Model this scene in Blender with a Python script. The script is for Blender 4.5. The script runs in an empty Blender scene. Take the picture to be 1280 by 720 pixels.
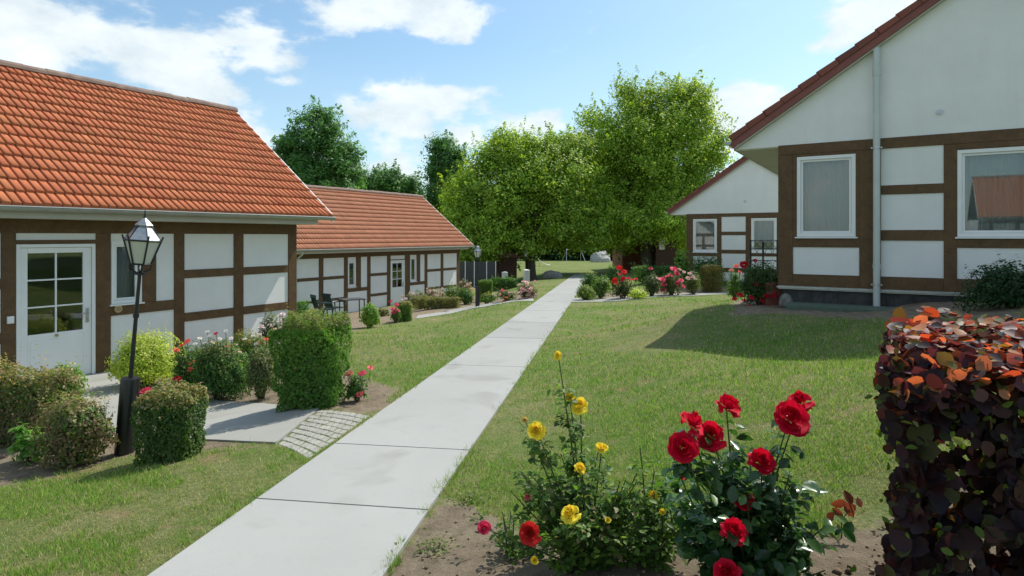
import bpy, bmesh, math, random
import numpy as np
from mathutils import Vector, Matrix
random.seed(7); RNG = np.random.default_rng(11)
D = bpy.data; SC = bpy.context.scene; COL = SC.collection
F = 760.0; HZ = 296.0
PI = math.pi
U = np.array((.518, .856)); Q = np.array((.8495, -.5276))

# ------------------------------------------------------------------ noise and terrain
def _h(i, j, s):
    n = (i*374761393 + j*668265263 + s*982451653) & 0x7fffffff
    n = ((n ^ (n >> 13))*1274126177) & 0x7fffffff
    return ((n ^ (n >> 16)) & 0xffff)/65535.0
def vnoise(x, y, sc, s=0):
    x = np.asarray(x, float)*sc; y = np.asarray(y, float)*sc
    i = np.floor(x).astype(np.int64); j = np.floor(y).astype(np.int64)
    fx = x-i; fy = y-j; fx = fx*fx*(3-2*fx); fy = fy*fy*(3-2*fy)
    a = _h(i, j, s); b = _h(i+1, j, s); c = _h(i, j+1, s); d = _h(i+1, j+1, s)
    return (a*(1-fx)+b*fx)*(1-fy)+(c*(1-fx)+d*fx)*fy
def fbm(x, y, sc, s=0, o=4):
    t = 0; a = .5; m = 0
    for k in range(o):
        t = t+a*vnoise(x, y, sc*2**k, s+k*17); m += a; a *= .5
    return t/m
CTRL = [(4.73,10.8,.70),(7.5,9,.9),(10,7,1.1),(9,16,.75),(2.1,9,.27),(1.6,2.8,.24),(3,3,.55),(5,4,.9),(6,20,.12),(7.5,21.5,.12),
        (7.7,26.8,.42),(12,24,.5),(13,32,.5),(2.6,14,.15),(-6.7,8.9,-.22),(-4.5,12.5,-.16),(-10,14,-.35),(-8,22,-.80),(-6,23,-.78),(-2.8,30.6,-.62),
        (-1.27,22.4,-.38),(-12,28,-.7),(.9,40,-.5),(-3,38,-.5),(-3.6,5.6,-.22),(-3,3.5,-.12),(-6,5,-.34),(-9,5,-.4),(-4.5,16,-.4),(-3.2,18.5,-.42),
        (0,85,.35),(10,85,.35),(-20,60,0),(20,60,.3),(8,45,.1),(-14,45,-.3),(12,46,.35),(-2,12,-.1),(4.3,80,.4),(0,60,.15),(10,62,.2),(2.2,36,-.1)]
CT = np.array(CTRL)
def pathc(Y): return -1.727+.154*Y
def tz(X, Y):
    X = np.asarray(X, float); Y = np.asarray(Y, float)
    base = -1.65-.025*np.clip(Y, -20, 85)
    num = np.zeros(np.broadcast(X, Y).shape); den = num+1e-9
    for cx, cy, cr in CT:
        sc = 1/(1+.04*abs(cy))
        d2 = ((X-cx)**2+(Y-cy)**2)*sc*sc
        w = 1/(d2+.35)**1.8
        num = num+w*cr; den = den+w
    r = num/(den+.004)
    dp = np.abs(X-pathc(Y))/(1+.012*np.abs(Y))
    k = np.clip((dp-.62)/2.2, 0, 1); k = k*k*(3-2*k)
    k = np.where(Y > 52, 1, k)
    far = np.clip((140-np.hypot(X, Y))/50, 0, 1)
    z = base+r*k*far
    amp = np.clip((dp-.62)/.5, 0, 1)*np.clip((60-np.abs(Y))/40, 0, 1)
    return z+(vnoise(X, Y, 1.3, 5)-.5)*.03*amp
def gp(px, py):
    """pixel of the photograph -> the point of the ground it shows"""
    r = (px-640)/F; k = (py-HZ)/F
    Y = np.arange(.8, 95, .04)
    g = tz(r*Y, Y)+k*Y
    i = np.argmax(g > 0)
    Yh = Y[i] if g[i] > 0 else 90.
    return (r*Yh, Yh, float(tz(r*Yh, Yh)))

# ------------------------------------------------------------------ object helpers
def link(o, parent=None):
    COL.objects.link(o)
    if parent is not None: o.parent = parent
    return o
def tag(o, label, cat=None, group=None, kind=None):
    o['label'] = label
    if cat: o['category'] = cat
    if group: o['group'] = group
    if kind: o['kind'] = kind
    return o
def empty(name, loc, rz=0, rot=None):
    o = D.objects.new(name, None); o.location = loc
    o.rotation_euler = rot if rot else (0, 0, rz); o.empty_display_size = .2
    return link(o)
def np_mesh(name, V, Fc, mat, parent=None, col=None, loc=None, smooth=False, extra=None):
    V = np.ascontiguousarray(V, dtype=np.float32); Fc = np.ascontiguousarray(Fc, dtype=np.int32)
    me = D.meshes.new(name); k = Fc.shape[1]; m = len(Fc)
    me.vertices.add(len(V)); me.vertices.foreach_set('co', V.ravel())
    me.loops.add(m*k); me.loops.foreach_set('vertex_index', Fc.ravel())
    me.polygons.add(m); me.polygons.foreach_set('loop_start', np.arange(0, m*k, k, dtype=np.int32))
    me.polygons.foreach_set('loop_total', np.full(m, k, dtype=np.int32))
    if smooth: me.polygons.foreach_set('use_smooth', np.ones(m, dtype=bool))
    me.update(calc_edges=True)
    if col is not None:
        a = me.color_attributes.new('col', 'FLOAT_COLOR', 'POINT')
        c = np.ones((len(V), 4), dtype=np.float32); c[:, :3] = col; a.data.foreach_set('color', c.ravel())
    if extra is not None:
        for nm, arr in extra.items():
            a = me.attributes.new(nm, 'FLOAT', 'POINT'); a.data.foreach_set('value', np.ascontiguousarray(arr, dtype=np.float32))
    me.materials.append(mat)
    o = D.objects.new(name, me); link(o, parent)
    if loc is not None: o.location = loc
    return o
class MB:
    def __init__(s): s.v = []; s.f = []; s.c = []; s.cur = (1, 1, 1)
    def add(s, vs, fs):
        b = len(s.v); s.v += [tuple(v) for v in vs]; s.c += [s.cur]*len(vs)
        s.f += [tuple(b+i for i in f) for f in fs]; return s
    def box(s, x0, x1, y0, y1, z0, z1):
        return s.add([(x0,y0,z0),(x1,y0,z0),(x1,y1,z0),(x0,y1,z0),(x0,y0,z1),(x1,y0,z1),(x1,y1,z1),(x0,y1,z1)],
                     [(0,3,2,1),(4,5,6,7),(0,1,5,4),(1,2,6,5),(2,3,7,6),(3,0,4,7)])
    def obox(s, p, q, w, h, up=(0,0,1)):
        p = Vector(p); q = Vector(q); d = (q-p).normalized(); sd = d.cross(Vector(up))
        if sd.length < 1e-4: sd = d.cross(Vector((1,0,0)))
        sd.normalize(); u = sd.cross(d).normalized()
        vs = [a+sd*i*w/2+u*j*h/2 for a in (p, q) for i, j in ((-1,-1),(1,-1),(1,1),(-1,1))]
        return s.add(vs, [(0,3,2,1),(4,5,6,7),(0,1,5,4),(1,2,6,5),(2,3,7,6),(3,0,4,7)])
    def tube(s, pts, r, n=8, cap=True):
        pts = [Vector(p) for p in pts]; rs = r if isinstance(r, (list, tuple)) else [r]*len(pts)
        b = len(s.v); ref = Vector((.13,.97,.21)).normalized(); m = len(pts)
        for i, p in enumerate(pts):
            d = (pts[min(i+1, m-1)]-pts[max(i-1, 0)])
            d = d.normalized() if d.length > 1e-9 else Vector((0,0,1))
            a = d.cross(ref)
            if a.length < .05: a = d.cross(Vector((1,0,0)))
            a.normalize(); c = d.cross(a)
            for k in range(n):
                t = 2*PI*k/n; s.v.append(tuple(p+(a*math.cos(t)+c*math.sin(t))*rs[i])); s.c.append(s.cur)
        for i in range(m-1):
            for k in range(n):
                s.f.append((b+i*n+k, b+i*n+(k+1) % n, b+(i+1)*n+(k+1) % n, b+(i+1)*n+k))
        if cap: s.f.append(tuple(b+k for k in range(n))[::-1]); s.f.append(tuple(b+(m-1)*n+k for k in range(n)))
        return s
    def lathe(s, prof, n=16, c=(0,0), rot=0):
        b = len(s.v); m = len(prof)
        for r, z in prof:
            for k in range(n):
                t = 2*PI*k/n+rot; s.v.append((c[0]+r*math.cos(t), c[1]+r*math.sin(t), z)); s.c.append(s.cur)
        for i in range(m-1):
            for k in range(n):
                s.f.append((b+i*n+k, b+i*n+(k+1) % n, b+(i+1)*n+(k+1) % n, b+(i+1)*n+k))
        s.f.append(tuple(b+k for k in range(n))[::-1]); s.f.append(tuple(b+(m-1)*n+k for k in range(n)))
        return s
    def prism(s, poly, y0, y1):       # poly of (x, z) extruded along y
        n = len(poly); vs = [(x, y0, z) for x, z in poly]+[(x, y1, z) for x, z in poly]
        return s.add(vs, [tuple(range(n)), tuple(range(2*n-1, n-1, -1))]+[(i, i+n, (i+1) % n+n, (i+1) % n) for i in range(n)])
    def prismx(s, poly, x0, x1):      # poly of (y, z) extruded along x
        n = len(poly); vs = [(x0, y, z) for y, z in poly]+[(x1, y, z) for y, z in poly]
        return s.add(vs, [tuple(range(n))[::-1], tuple(range(n, 2*n))]+[(i, (i+1) % n, (i+1) % n+n, i+n) for i in range(n)])
    def build(s, name, mat, parent=None, bevel=0, smooth=False, loc=None):
        me = D.meshes.new(name); me.from_pydata(s.v, [], s.f); me.validate()
        bm = bmesh.new(); bm.from_mesh(me); bmesh.ops.recalc_face_normals(bm, faces=bm.faces)
        bm.to_mesh(me); bm.free()
        a = me.color_attributes.new('col', 'FLOAT_COLOR', 'POINT')
        if len(me.vertices) == len(s.c):
            a.data.foreach_set('color', np.array([(*c, 1) for c in s.c], dtype=np.float32).ravel())
        if smooth:
            me.polygons.foreach_set('use_smooth', np.ones(len(me.polygons), dtype=bool))
        me.materials.append(mat)
        o = D.objects.new(name, me); link(o, parent)
        if loc is not None: o.location = loc
        if bevel:
            b = o.modifiers.new('bevel', 'BEVEL'); b.width = bevel; b.segments = 2; b.limit_method = 'ANGLE'; b.angle_limit = .6
        if smooth:
            try: me.set_sharp_from_angle(angle=.7)
            except Exception: pass
        return o

# ------------------------------------------------------------------ materials
class NT:
    def __init__(s, name):
        s.m = D.materials.new(name); s.m.use_nodes = True; s.n = s.m.node_tree.nodes; s.l = s.m.node_tree.links
        s.p = s.n['Principled BSDF']; s.out = s.n['Material Output']
    def new(s, t, **kw):
        n = s.n.new(t)
        for k, v in kw.items(): setattr(n, k, v)
        return n
    def con(s, a, b): s.l.new(a, b)
    def noise(s, scale, detail=4, rough=.55, vec=None, dist=0):
        n = s.new('ShaderNodeTexNoise'); n.inputs['Scale'].default_value = scale; n.inputs['Detail'].default_value = detail
        n.inputs['Roughness'].default_value = rough; n.inputs['Distortion'].default_value = dist
        s.con(vec if vec is not None else s.pos(), n.inputs['Vector']); return n.outputs['Fac']
    def pos(s, kind='Object'):
        if not hasattr(s, '_tc'): s._tc = s.new('ShaderNodeTexCoord')
        return s._tc.outputs[kind]
    def ramp(s, fac, stops):
        r = s.new('ShaderNodeValToRGB'); e = r.color_ramp.elements
        while len(e) < len(stops): e.new(.5)
        for i, (p, c) in enumerate(stops):
            e[i].position = p; e[i].color = (*c, 1) if len(c) == 3 else c
        s.con(fac, r.inputs[0]); return r.outputs[0]
    def mix(s, fac, a, b, mode='MIX'):
        m = s.new('ShaderNodeMix', data_type='RGBA', blend_type=mode)
        for sock, v in ((m.inputs[0], fac), (m.inputs[6], a), (m.inputs[7], b)):
            if hasattr(v, 'is_linked') or hasattr(v, 'links'): s.con(v, sock)
            else: sock.default_value = v if not isinstance(v, tuple) else ((*v, 1) if len(v) == 3 else v)
        return m.outputs[2]
    def attr(s, name, out='Color'):
        a = s.new('ShaderNodeAttribute', attribute_name=name); return a.outputs[out]
    def bump(s, h, strength=.3, dist=.02):
        b = s.new('ShaderNodeBump'); b.inputs['Strength'].default_value = strength; b.inputs['Distance'].default_value = dist
        s.con(h, b.inputs['Height']); s.con(b.outputs[0], s.p.inputs['Normal']); return b
    def base(s, c):
        if isinstance(c, tuple): s.p.inputs['Base Color'].default_value = (*c, 1)
        else: s.con(c, s.p.inputs['Base Color'])
    def set(s, rough=None, metal=None, spec=None):
        if rough is not None: s.p.inputs['Roughness'].default_value = rough
        if metal is not None: s.p.inputs['Metallic'].default_value = metal
        if spec is not None: s.p.inputs['Specular IOR Level'].default_value = spec
def v3(c, k): return tuple(min(1, x*k) for x in c)
def simple(name, c, rough=.6, metal=0, var=.12, scale=6, bump=.15, spec=.5):
    t = NT(name); f = t.noise(scale, 6, .6)
    t.base(t.ramp(f, [(.25, v3(c, 1-var)), (.75, v3(c, 1+var))])); t.set(rough, metal, spec)
    if bump: t.bump(t.noise(scale*8, 4), bump, .004)
    return t.m
def leafmat(name, trans=.4, tcol=(1.5, 1.7, .7), rough=.5, spec=.3, tmul=None):
    """reads the leaf's own colour from the mesh; light passes through thin leaves"""
    t = NT(name); c = t.attr('col')
    t.base(c); t.set(rough, 0, spec)
    tr = t.new('ShaderNodeBsdfTranslucent')
    tc = t.mix(1.0, c, tuple(tcol), 'MULTIPLY') if tmul is None else tuple(tmul)
    if isinstance(tc, tuple): tr.inputs[0].default_value = (*tc, 1)
    else: t.con(tc, tr.inputs[0])
    ms = t.new('ShaderNodeMixShader'); ms.inputs[0].default_value = trans
    t.con(t.p.outputs[0], ms.inputs[1]); t.con(tr.outputs[0], ms.inputs[2]); t.con(ms.outputs[0], t.out.inputs[0])
    return t.m
M = {}
def mats():
    t = NT('white_plaster'); f = t.noise(1.2, 6); g = t.noise(60, 3)
    t.base(t.mix(t.ramp(t.noise(3.5, 8, .7), [(.5, (0,0,0)), (.8, (.25,.25,.25))]), t.ramp(f, [(.3, (.73,.74,.72)), (.7, (.80,.81,.79))]), (.62,.62,.58)))
    mp = t.new('ShaderNodeMapping'); mp.inputs['Scale'].default_value = (9, 9, .7); t.con(t.pos(), mp.inputs[0]); sk = t.noise(.45, 6, .7, mp.outputs[0])
    t.base(t.mix(t.ramp(sk, [(.52, (0,0,0)), (.85, (.16,.16,.16))]), t.p.inputs['Base Color'].links[0].from_socket, (.50,.50,.46)))
    t.set(.9, 0, .2); t.bump(t.mix(.5, g, f), .5, .012); M['plaster'] = t.m
    t = NT('brown_timber'); mp = t.new('ShaderNodeMapping'); mp.inputs['Scale'].default_value = (3, 3, 3); t.con(t.pos(), mp.inputs[0])
    f = t.noise(2.2, 8, .7, mp.outputs[0], .6); g = t.noise(26, 6, .7)
    t.base(t.mix(t.ramp(g, [(.35, (0,0,0)), (.7, (.5,.5,.5))]), t.ramp(f, [(.3, (.090,.050,.022)), (.7, (.165,.098,.044))]), (.06,.033,.015)))
    t.set(.62, 0, .3); t.bump(g, .35, .004); M['timber'] = t.m
    def tile(nm, k, rough):
        t = NT(nm); c = t.attr('col'); f = t.noise(3.0, 8, .7); g = t.noise(40, 5, .7)
        d = t.mix(t.ramp(f, [(.5, (0,0,0)), (.8, (.35,.35,.35))]), c, v3(k, .6))
        d = t.mix(t.ramp(t.noise(14, 8, .75), [(.60, (0,0,0)), (.74, (.5,.5,.5))]), d, v3(k, .42))
        t.base(d); t.set(rough, 0, .3); t.bump(g, .35, .004); return t.m
    M['tileA'] = tile('orange_clay_tile', (.40,.15,.075), .85)
    M['tileB'] = tile('faded_clay_tile', (.42,.17,.11), .75)
    M['tileR'] = tile('red_brown_tile', (.17,.05,.035), .6)
    M['ridge'] = simple('weathered_ridge_tile', (.20,.13,.10), .8, 0, .45, 5, .4)
    M['fascia'] = simple('beige_painted_board', (.42,.40,.33), .6, 0, .08, 2, .1)
    M['zinc'] = simple('grey_zinc', (.36,.38,.37), .45, .55, .15, 5, .1)
    M['zincpale'] = simple('painted_pale_pipe', (.50,.54,.51), .42, .1, .08, 3, .05)
    M['white'] = simple('white_paint', (.78,.79,.78), .35, 0, .04, 3, .05)
    M['redboard'] = simple('red_brown_board', (.20,.055,.04), .5, 0, .15, 4, .15)
    M['black'] = simple('black_metal', (.018,.019,.02), .4, .2, .3, 8, .1)
    M['blackplastic'] = simple('black_plastic', (.012,.013,.014), .32, 0, .2, 6, .05)
    M['greenplastic'] = simple('dark_green_plastic', (.012,.03,.028), .35, 0, .2, 6, .05)
    M['silver'] = simple('dull_silver_metal', (.45,.46,.46), .35, .8, .25, 14, .15)
    M['frosted'] = simple('milky_glass', (.55,.55,.48), .25, 0, .1, 6, .02)
    M['brass'] = simple('worn_brass', (.45,.36,.2), .35, .8, .2, 20, .1)
    M['concrete_dark'] = simple('dark_foundation', (.055,.055,.055), .9, 0, .55, 9, .5)
    M['greenmat'] = simple('green_mat', (.085,.12,.085), .85, 0, .2, 8, .3)
    M['curtain'] = simple('sheer_curtain', (.50,.52,.54), .9, 0, .05, 3, .05)
    M['interior'] = simple('room_surface', (.18,.17,.16), .9, 0, .1, 3, 0)
    M['stone'] = simple('field_stone', (.17,.165,.15), .85, 0, .4, 5, .6)
    M['stonepale'] = simple('pale_field_stone', (.36,.35,.33), .85, 0, .25, 5, .5)
    M['sand'] = simple('joint_sand', (.13,.12,.065), .95, 0, .4, 12, .5)
    M['brick'] = simple('red_brick', (.26,.09,.06), .85, 0, .3, 12, .4)
    M['shed'] = simple('brown_boards', (.075,.032,.018), .75, 0, .3, 5, .3)
    M['greypanel'] = simple('dark_grey_panel', (.05,.055,.058), .6, 0, .2, 3, .1)
    M['bark'] = simple('tree_bark', (.085,.066,.048), .92, 0, .45, 9, .9)
    M['stem'] = simple('green_stem', (.055,.075,.025), .6, 0, .3, 20, .2)
    M['twig'] = simple('brown_twig', (.11,.07,.045), .85, 0, .35, 20, .3)
    # grass and soil ground
    t = NT('lawn_and_soil'); P = t.pos()
    a = t.noise(.55, 6, .6); b = t.noise(4.5, 6, .7); c = t.noise(38, 6, .75)
    g = t.mix(t.ramp(b, [(.3, (0,0,0)), (.7, (1,1,1))]), (.11,.20,.034), (.18,.28,.055))
    dry = t.mix(t.ramp(c, [(.3, (0,0,0)), (.7, (1,1,1))]), (.26,.235,.10), (.38,.33,.18))
    g = t.mix(t.ramp(t.mix(.45, a, b), [(.42, (0,0,0)), (.58, (.85,.85,.85))]), g, dry)
    g = t.mix(t.ramp(c, [(.35, (.75,.75,.75)), (.7, (0,0,0))]), g, (.07,.10,.028))
    bare = t.mix(t.ramp(t.noise(1.7, 8, .72), [(.58, (0,0,0)), (.68, (.8,.8,.8))]), g, (.30,.205,.125))
    so = t.mix(t.ramp(t.noise(9, 8, .7), [(.3, (0,0,0)), (.75, (1,1,1))]), (.16,.125,.085), (.34,.275,.195))
    so = t.mix(t.ramp(t.noise(70, 6, .75), [(.62, (0,0,0)), (.70, (1,1,1))]), so, (.36,.30,.23))
    mm = t.new('ShaderNodeMath', operation='ADD'); t.con(t.attr('soil', 'Fac'), mm.inputs[0])
    m2 = t.new('ShaderNodeMath', operation='MULTIPLY_ADD'); t.con(t.noise(6, 6, .7), m2.inputs[0]); m2.inputs[1].default_value = .8; m2.inputs[2].default_value = -.4
    t.con(m2.outputs[0], mm.inputs[1])
    fac = t.ramp(mm.outputs[0], [(.42, (0,0,0)), (.58, (1,1,1))])
    t.base(t.mix(fac, bare, so)); t.set(.95, 0, .12)
    h = t.mix(fac, c, t.noise(28, 10, .8)); t.bump(h, .9, .035); M['lawn'] = t.m
    # concrete path
    def conc(nm, base):
        t = NT(nm); f = t.noise(.7, 8, .6); g = t.noise(7, 8, .7); k = t.noise(180, 4, .7)
        c = t.ramp(f, [(.3, v3(base, .93)), (.7, v3(base, 1.05))])
        c = t.mix(t.ramp(g, [(.55, (0,0,0)), (.8, (.35,.35,.35))]), c, v3(base, .72))
        c = t.mix(t.ramp(k, [(.3, (.35,.35,.35)), (.5, (0,0,0))]), c, v3(base, .7))
        st = t.noise(1.3, 3, .5, None, .8)
        c = t.mix(t.ramp(st, [(.57, (0,0,0)), (.72, (.42,.42,.42))]), c, tuple(x*y for x, y in zip(v3(base, .62), (1.0,.97,.9))))
        vm = t.new('ShaderNodeVectorMath', operation='SCALE'); t.con(c, vm.inputs[0]); t.con(t.attr('tone', 'Fac'), vm.inputs['Scale'])
        t.base(vm.outputs[0]); t.set(.88, 0, .25); t.bump(k, .35, .003); return t.m
    M['concrete'] = conc('pale_concrete', (.35,.352,.335)); M['slab'] = conc('worn_concrete', (.33,.328,.30))
    M['cobble'] = simple('grey_cobble', (.31,.30,.265), .85, 0, .25, 9, .5)
    # glass
    t = NT('window_glass'); t.n.remove(t.p)
    gl = t.new('ShaderNodeBsdfGlossy'); gl.inputs['Roughness'].default_value = .015; gl.inputs[0].default_value = (.82,.82,.80,1)
    tp = t.new('ShaderNodeBsdfTransparent'); tp.inputs[0].default_value = (.88,.91,.90,1)
    fr = t.new('ShaderNodeLayerWeight'); fr.inputs[0].default_value = .35
    ad = t.new('ShaderNodeMath', operation='MULTIPLY_ADD'); t.con(fr.outputs['Fresnel'], ad.inputs[0]); ad.inputs[1].default_value = .9; ad.inputs[2].default_value = .05; ad.use_clamp = True
    ms = t.new('ShaderNodeMixShader'); t.con(ad.outputs[0], ms.inputs[0]); t.con(tp.outputs[0], ms.inputs[1]); t.con(gl.outputs[0], ms.inputs[2])
    t.con(ms.outputs[0], t.out.inputs[0]); M['glass'] = t.m
    M['leaf'] = leafmat('shrub_leaf', .42, (1.7,1.9,.8)); M['leafgloss'] = leafmat('glossy_rose_leaf', .3, (1.6,1.9,.6), .28, .55)
    M['leaftree'] = leafmat('tree_leaf', .48, (1.8,1.65,.5), .5, .25); M['leafdark'] = leafmat('dark_tree_leaf', .45, (1.4,1.6,.8), .5, .3)
    M['leafwood'] = leafmat('wood_leaf', .15, (1.2,1.5,.8), .8, .05)
    M['grass'] = leafmat('grass_blade', .35, (1.3,1.4,.8), .6, .15)
    M['leafpurple'] = leafmat('purple_leaf', .42, (2.6,1.1,.6), .5, .25)
    M['petal'] = leafmat('rose_petal', .3, (1.25,1.0,1.0), .6, .15)
mats()

# ------------------------------------------------------------------ polygon sheets on the ground
def ring_dist(X, Y, poly):
    P = np.array(poly)[:, :2]; X = np.asarray(X, float); Y = np.asarray(Y, float)
    ins = np.zeros(X.shape, bool); dm = np.full(X.shape, 1e9)
    for i in range(len(P)):
        x0, y0 = P[i]; x1, y1 = P[(i+1) % len(P)]
        c = ((y0 > Y) != (y1 > Y)) & (X < (x1-x0)*(Y-y0)/(y1-y0+1e-12)+x0); ins ^= c
        dx, dy = x1-x0, y1-y0; t = np.clip(((X-x0)*dx+(Y-y0)*dy)/(dx*dx+dy*dy+1e-12), 0, 1)
        dm = np.minimum(dm, np.hypot(X-x0-t*dx, Y-y0-t*dy))
    return np.where(ins, dm, -dm)
def sheet_bm(bm, poly, off, cell, thick=.07, tone=1.0):
    b2 = bmesh.new(); ly = b2.verts.layers.float.new('tone'); b2.faces.new([b2.verts.new((p[0], p[1], 0)) for p in poly])
    xs = [p[0] for p in poly]; ys = [p[1] for p in poly]
    for ax, lo, hi in ((0, min(xs), max(xs)), (1, min(ys), max(ys))):
        v = math.ceil(lo/cell)*cell
        while v < hi:
            co = [0, 0, 0]; no = [0, 0, 0]; co[ax] = v; no[ax] = 1
            bmesh.ops.bisect_plane(b2, geom=b2.verts[:]+b2.edges[:]+b2.faces[:], plane_co=co, plane_no=no); v += cell
    for v in b2.verts: v.co.z = float(tz(v.co.x, v.co.y))+off
    be = [e for e in b2.edges if e.is_boundary]
    r = bmesh.ops.extrude_edge_only(b2, edges=be)
    for v in [g for g in r['geom'] if isinstance(g, bmesh.types.BMVert)]: v.co.z -= thick
    for v in b2.verts: v[ly] = tone
    me = D.meshes.new('t'); b2.to_mesh(me); b2.free(); bm.from_mesh(me); D.meshes.remove(me)
def sheet(name, polys, mat, off=.02, cell=.5, kind='structure', label=None):
    bm = bmesh.new(); bm.verts.layers.float.new('tone')
    for i, p in enumerate(polys): sheet_bm(bm, p, off, cell, tone=(.955, .99, 1.0, .965, 1.01, .98, .995, 1.0, .90, 1.0, .97)[i % 11] if len(polys) > 1 else 1.0)
    bmesh.ops.recalc_face_normals(bm, faces=bm.faces)
    up = sum(f.normal.z*f.calc_area() for f in bm.faces)
    if up < 0: bmesh.ops.reverse_faces(bm, faces=bm.faces)
    me = D.meshes.new(name); bm.to_mesh(me); bm.free(); me.materials.append(mat)
    o = link(D.objects.new(name, me)); o['kind'] = kind
    if label: o['label'] = label
    return o
Lx = lambda Y: -2.305+.154*Y
Rx = lambda Y: -1.15+.154*Y
joints = [-2.0,-.8,.5,1.7,2.87,4.02,5.18,8.8,11.6,14.2,17,20.2,23.6,27,30.5,34,37.5,41,45.2]
slabs = []
for a, b in zip(joints[:-1], joints[1:]):
    g = .008 if b < 12 else .014
    slabs.append([(Lx(a), a+g), (Rx(a), a-.178+g), (Rx(b), b-.178-g), (Lx(b), b-g)])
path_poly = [(Lx(-2), -2), (Rx(-2), -2.2), (Rx(45.2), 45.0), (Lx(45.2), 45.2)]
sheet('path', slabs, M['concrete'], .022, .6)
WA = lambda t: (-6.67+.518*t, 8.9+.856*t)
slabA = [WA(-.75), WA(.72), gp(168,500)[:2], gp(250,499)[:2], gp(330,506)[:2], gp(398,513)[:2], gp(345,556)[:2], gp(250,551)[:2], gp(150,552)[:2], gp(70,520)[:2]]
sheet('patio', [slabA], M['slab'], .016, .3)
cob_poly = [gp(398,513)[:2], gp(462,520)[:2], gp(385,576)[:2], gp(345,556)[:2]]
# crossing path to the left cottage and to the right cottage
yl = 19.9
left_walk = [gp(667,377)[:2], gp(590,386)[:2], gp(520,399)[:2], gp(522,395)[:2], gp(590,383)[:2], gp(667,373)[:2]]
right_walk = [gp(713,378)[:2], gp(800,374)[:2], gp(930,367)[:2], gp(930,363)[:2], gp(800,370)[:2], gp(716,373)[:2]]
sheet('side_path', [left_walk], M['slab'], .018, .5)
sheet('side_path', [right_walk], M['slab'], .018, .5)
# cobbles
cb = MB(); rr = random.Random(3)
c0 = np.array(cob_poly[0]); c1 = np.array(cob_poly[1]); c2 = np.array(cob_poly[2]); c3 = np.array(cob_poly[3])
NR, NC = 10, 9
for i in range(NR):
    for j in range(NC):
        o_ = .5*(i % 2)
        def pt(a, b): a = min(max(a, 0), 1); b = min(max(b, 0), 1); return (c0*(1-a)+c1*a)*(1-b)+(c3*(1-a)+c2*a)*b
        e = .06
        qs = [pt((j+o_+e+rr.uniform(-.1,.1))/NC, (i+e)/NR), pt((j+o_+1-e+rr.uniform(-.1,.1))/NC, (i+e)/NR), pt((j+o_+1-e)/NC, (i+1-e)/NR), pt((j+o_+e)/NC, (i+1-e)/NR)]
        if np.linalg.norm(qs[0]-qs[1]) < .02: continue
        h = rr.uniform(-.003,.002); cen = sum(qs)/4; vs = []
        for q in qs: vs.append((q[0], q[1], float(tz(*q))-.03))
        for q in qs: vs.append((q[0], q[1], float(tz(*q))+h*.4))
        for q in qs: q = cen+(q-cen)*.88; vs.append((q[0], q[1], float(tz(*q))+h+.006))
        k = rr.uniform(.7,1.2); cb.cur = (k, k, k)
        cb.add(vs, [(0,1,5,4),(1,2,6,5),(2,3,7,6),(3,0,4,7),(4,5,9,8),(5,6,10,9),(6,7,11,10),(7,4,8,11),(8,9,10,11)])
sheet('sand_bed', [cob_poly], M['sand'], -.002, .2)
o = cb.build('cobbles', M['cobble'], smooth=False); o['kind'] = 'structure'; o['label'] = 'grey cobbles between the door path and the main path'

# soil beds
def px_poly(l): return [gp(*p)[:2] for p in l]
soils = [px_poly([(470,735),(545,628),(600,636),(640,668),(740,700),(850,676),(985,668),(1060,672),(1120,640),(1290,560),(1500,700),(1500,900),(300,900)]),
         px_poly([(-60,622),(60,598),(150,572),(250,563),(345,560),(250,549),(100,500),(-60,500)]),
         px_poly([(225,500),(330,505),(400,513),(468,520),(500,490),(470,478),(440,470),(425,440),(380,410),(225,430),(150,490)]),
         px_poly([(395,422),(450,410),(520,398),(590,385),(667,374),(655,360),(600,368),(520,380),(440,385)]),
         px_poly([(722,376),(800,373),(915,364),(905,359),(800,363),(730,367)]),
         px_poly([(915,395),(980,392),(1280,402),(1280,385),(970,372),(920,375)])]
def soil_at(X, Y):
    s = np.zeros(np.shape(X))
    for i, p in enumerate(soils):
        d = ring_dist(X, Y, p); w = .28 if i < 3 else .3
        s = np.maximum(s, np.clip(.5+d/w*.5, 0, 1))
    # worn edges along the path
    e = np.minimum(np.abs(X-Lx(Y)), np.abs(X-Rx(Y)))
    s = np.maximum(s, np.clip(.42-e*1.6, 0, .42)*(Y < 40))
    return s
def grid_lines(lo, hi, a, b, step, grow=1.12):
    l = list(np.arange(a, b, step)); v, s = b, step
    while v < hi: l.append(v); s = min(s*grow, 40); v += s
    l.append(hi); v, s = a, step; pre = []
    while v > lo:
        s = min(s*grow, 40); v -= s; pre.append(max(v, lo))
    return np.array(sorted(set(pre+l)))
gx = grid_lines(-600, 600, -7.5, 7.5, .12); gy = grid_lines(-60, 900, .8, 14, .12)
GX, GY = np.meshgrid(gx, gy); GZ = tz(GX, GY)
nx, ny = len(gx), len(gy); idx = np.arange(nx*ny).reshape(ny, nx)
SOIL = soil_at(GX.ravel(), GY.ravel())
rough = (fbm(GX, GY, 5, 77)-.5)*.07*np.clip((SOIL.reshape(GZ.shape)-.5)*2, 0, 1)*(np.hypot(GX, GY) < 12)
onp = (ring_dist(GX, GY, slabA) > -.25) | (np.abs(GX-pathc(GY)) < .8) | (ring_dist(GX, GY, cob_poly) > -.2)
GZ = GZ+np.where(onp, 0, rough)
FF = np.stack([idx[:-1,:-1], idx[:-1,1:], idx[1:,1:], idx[1:,:-1]], -1).reshape(-1, 4)
g = np_mesh('ground', np.stack([GX, GY, GZ], -1).reshape(-1, 3), FF, M['lawn'], smooth=True, extra={'soil': SOIL})
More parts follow.
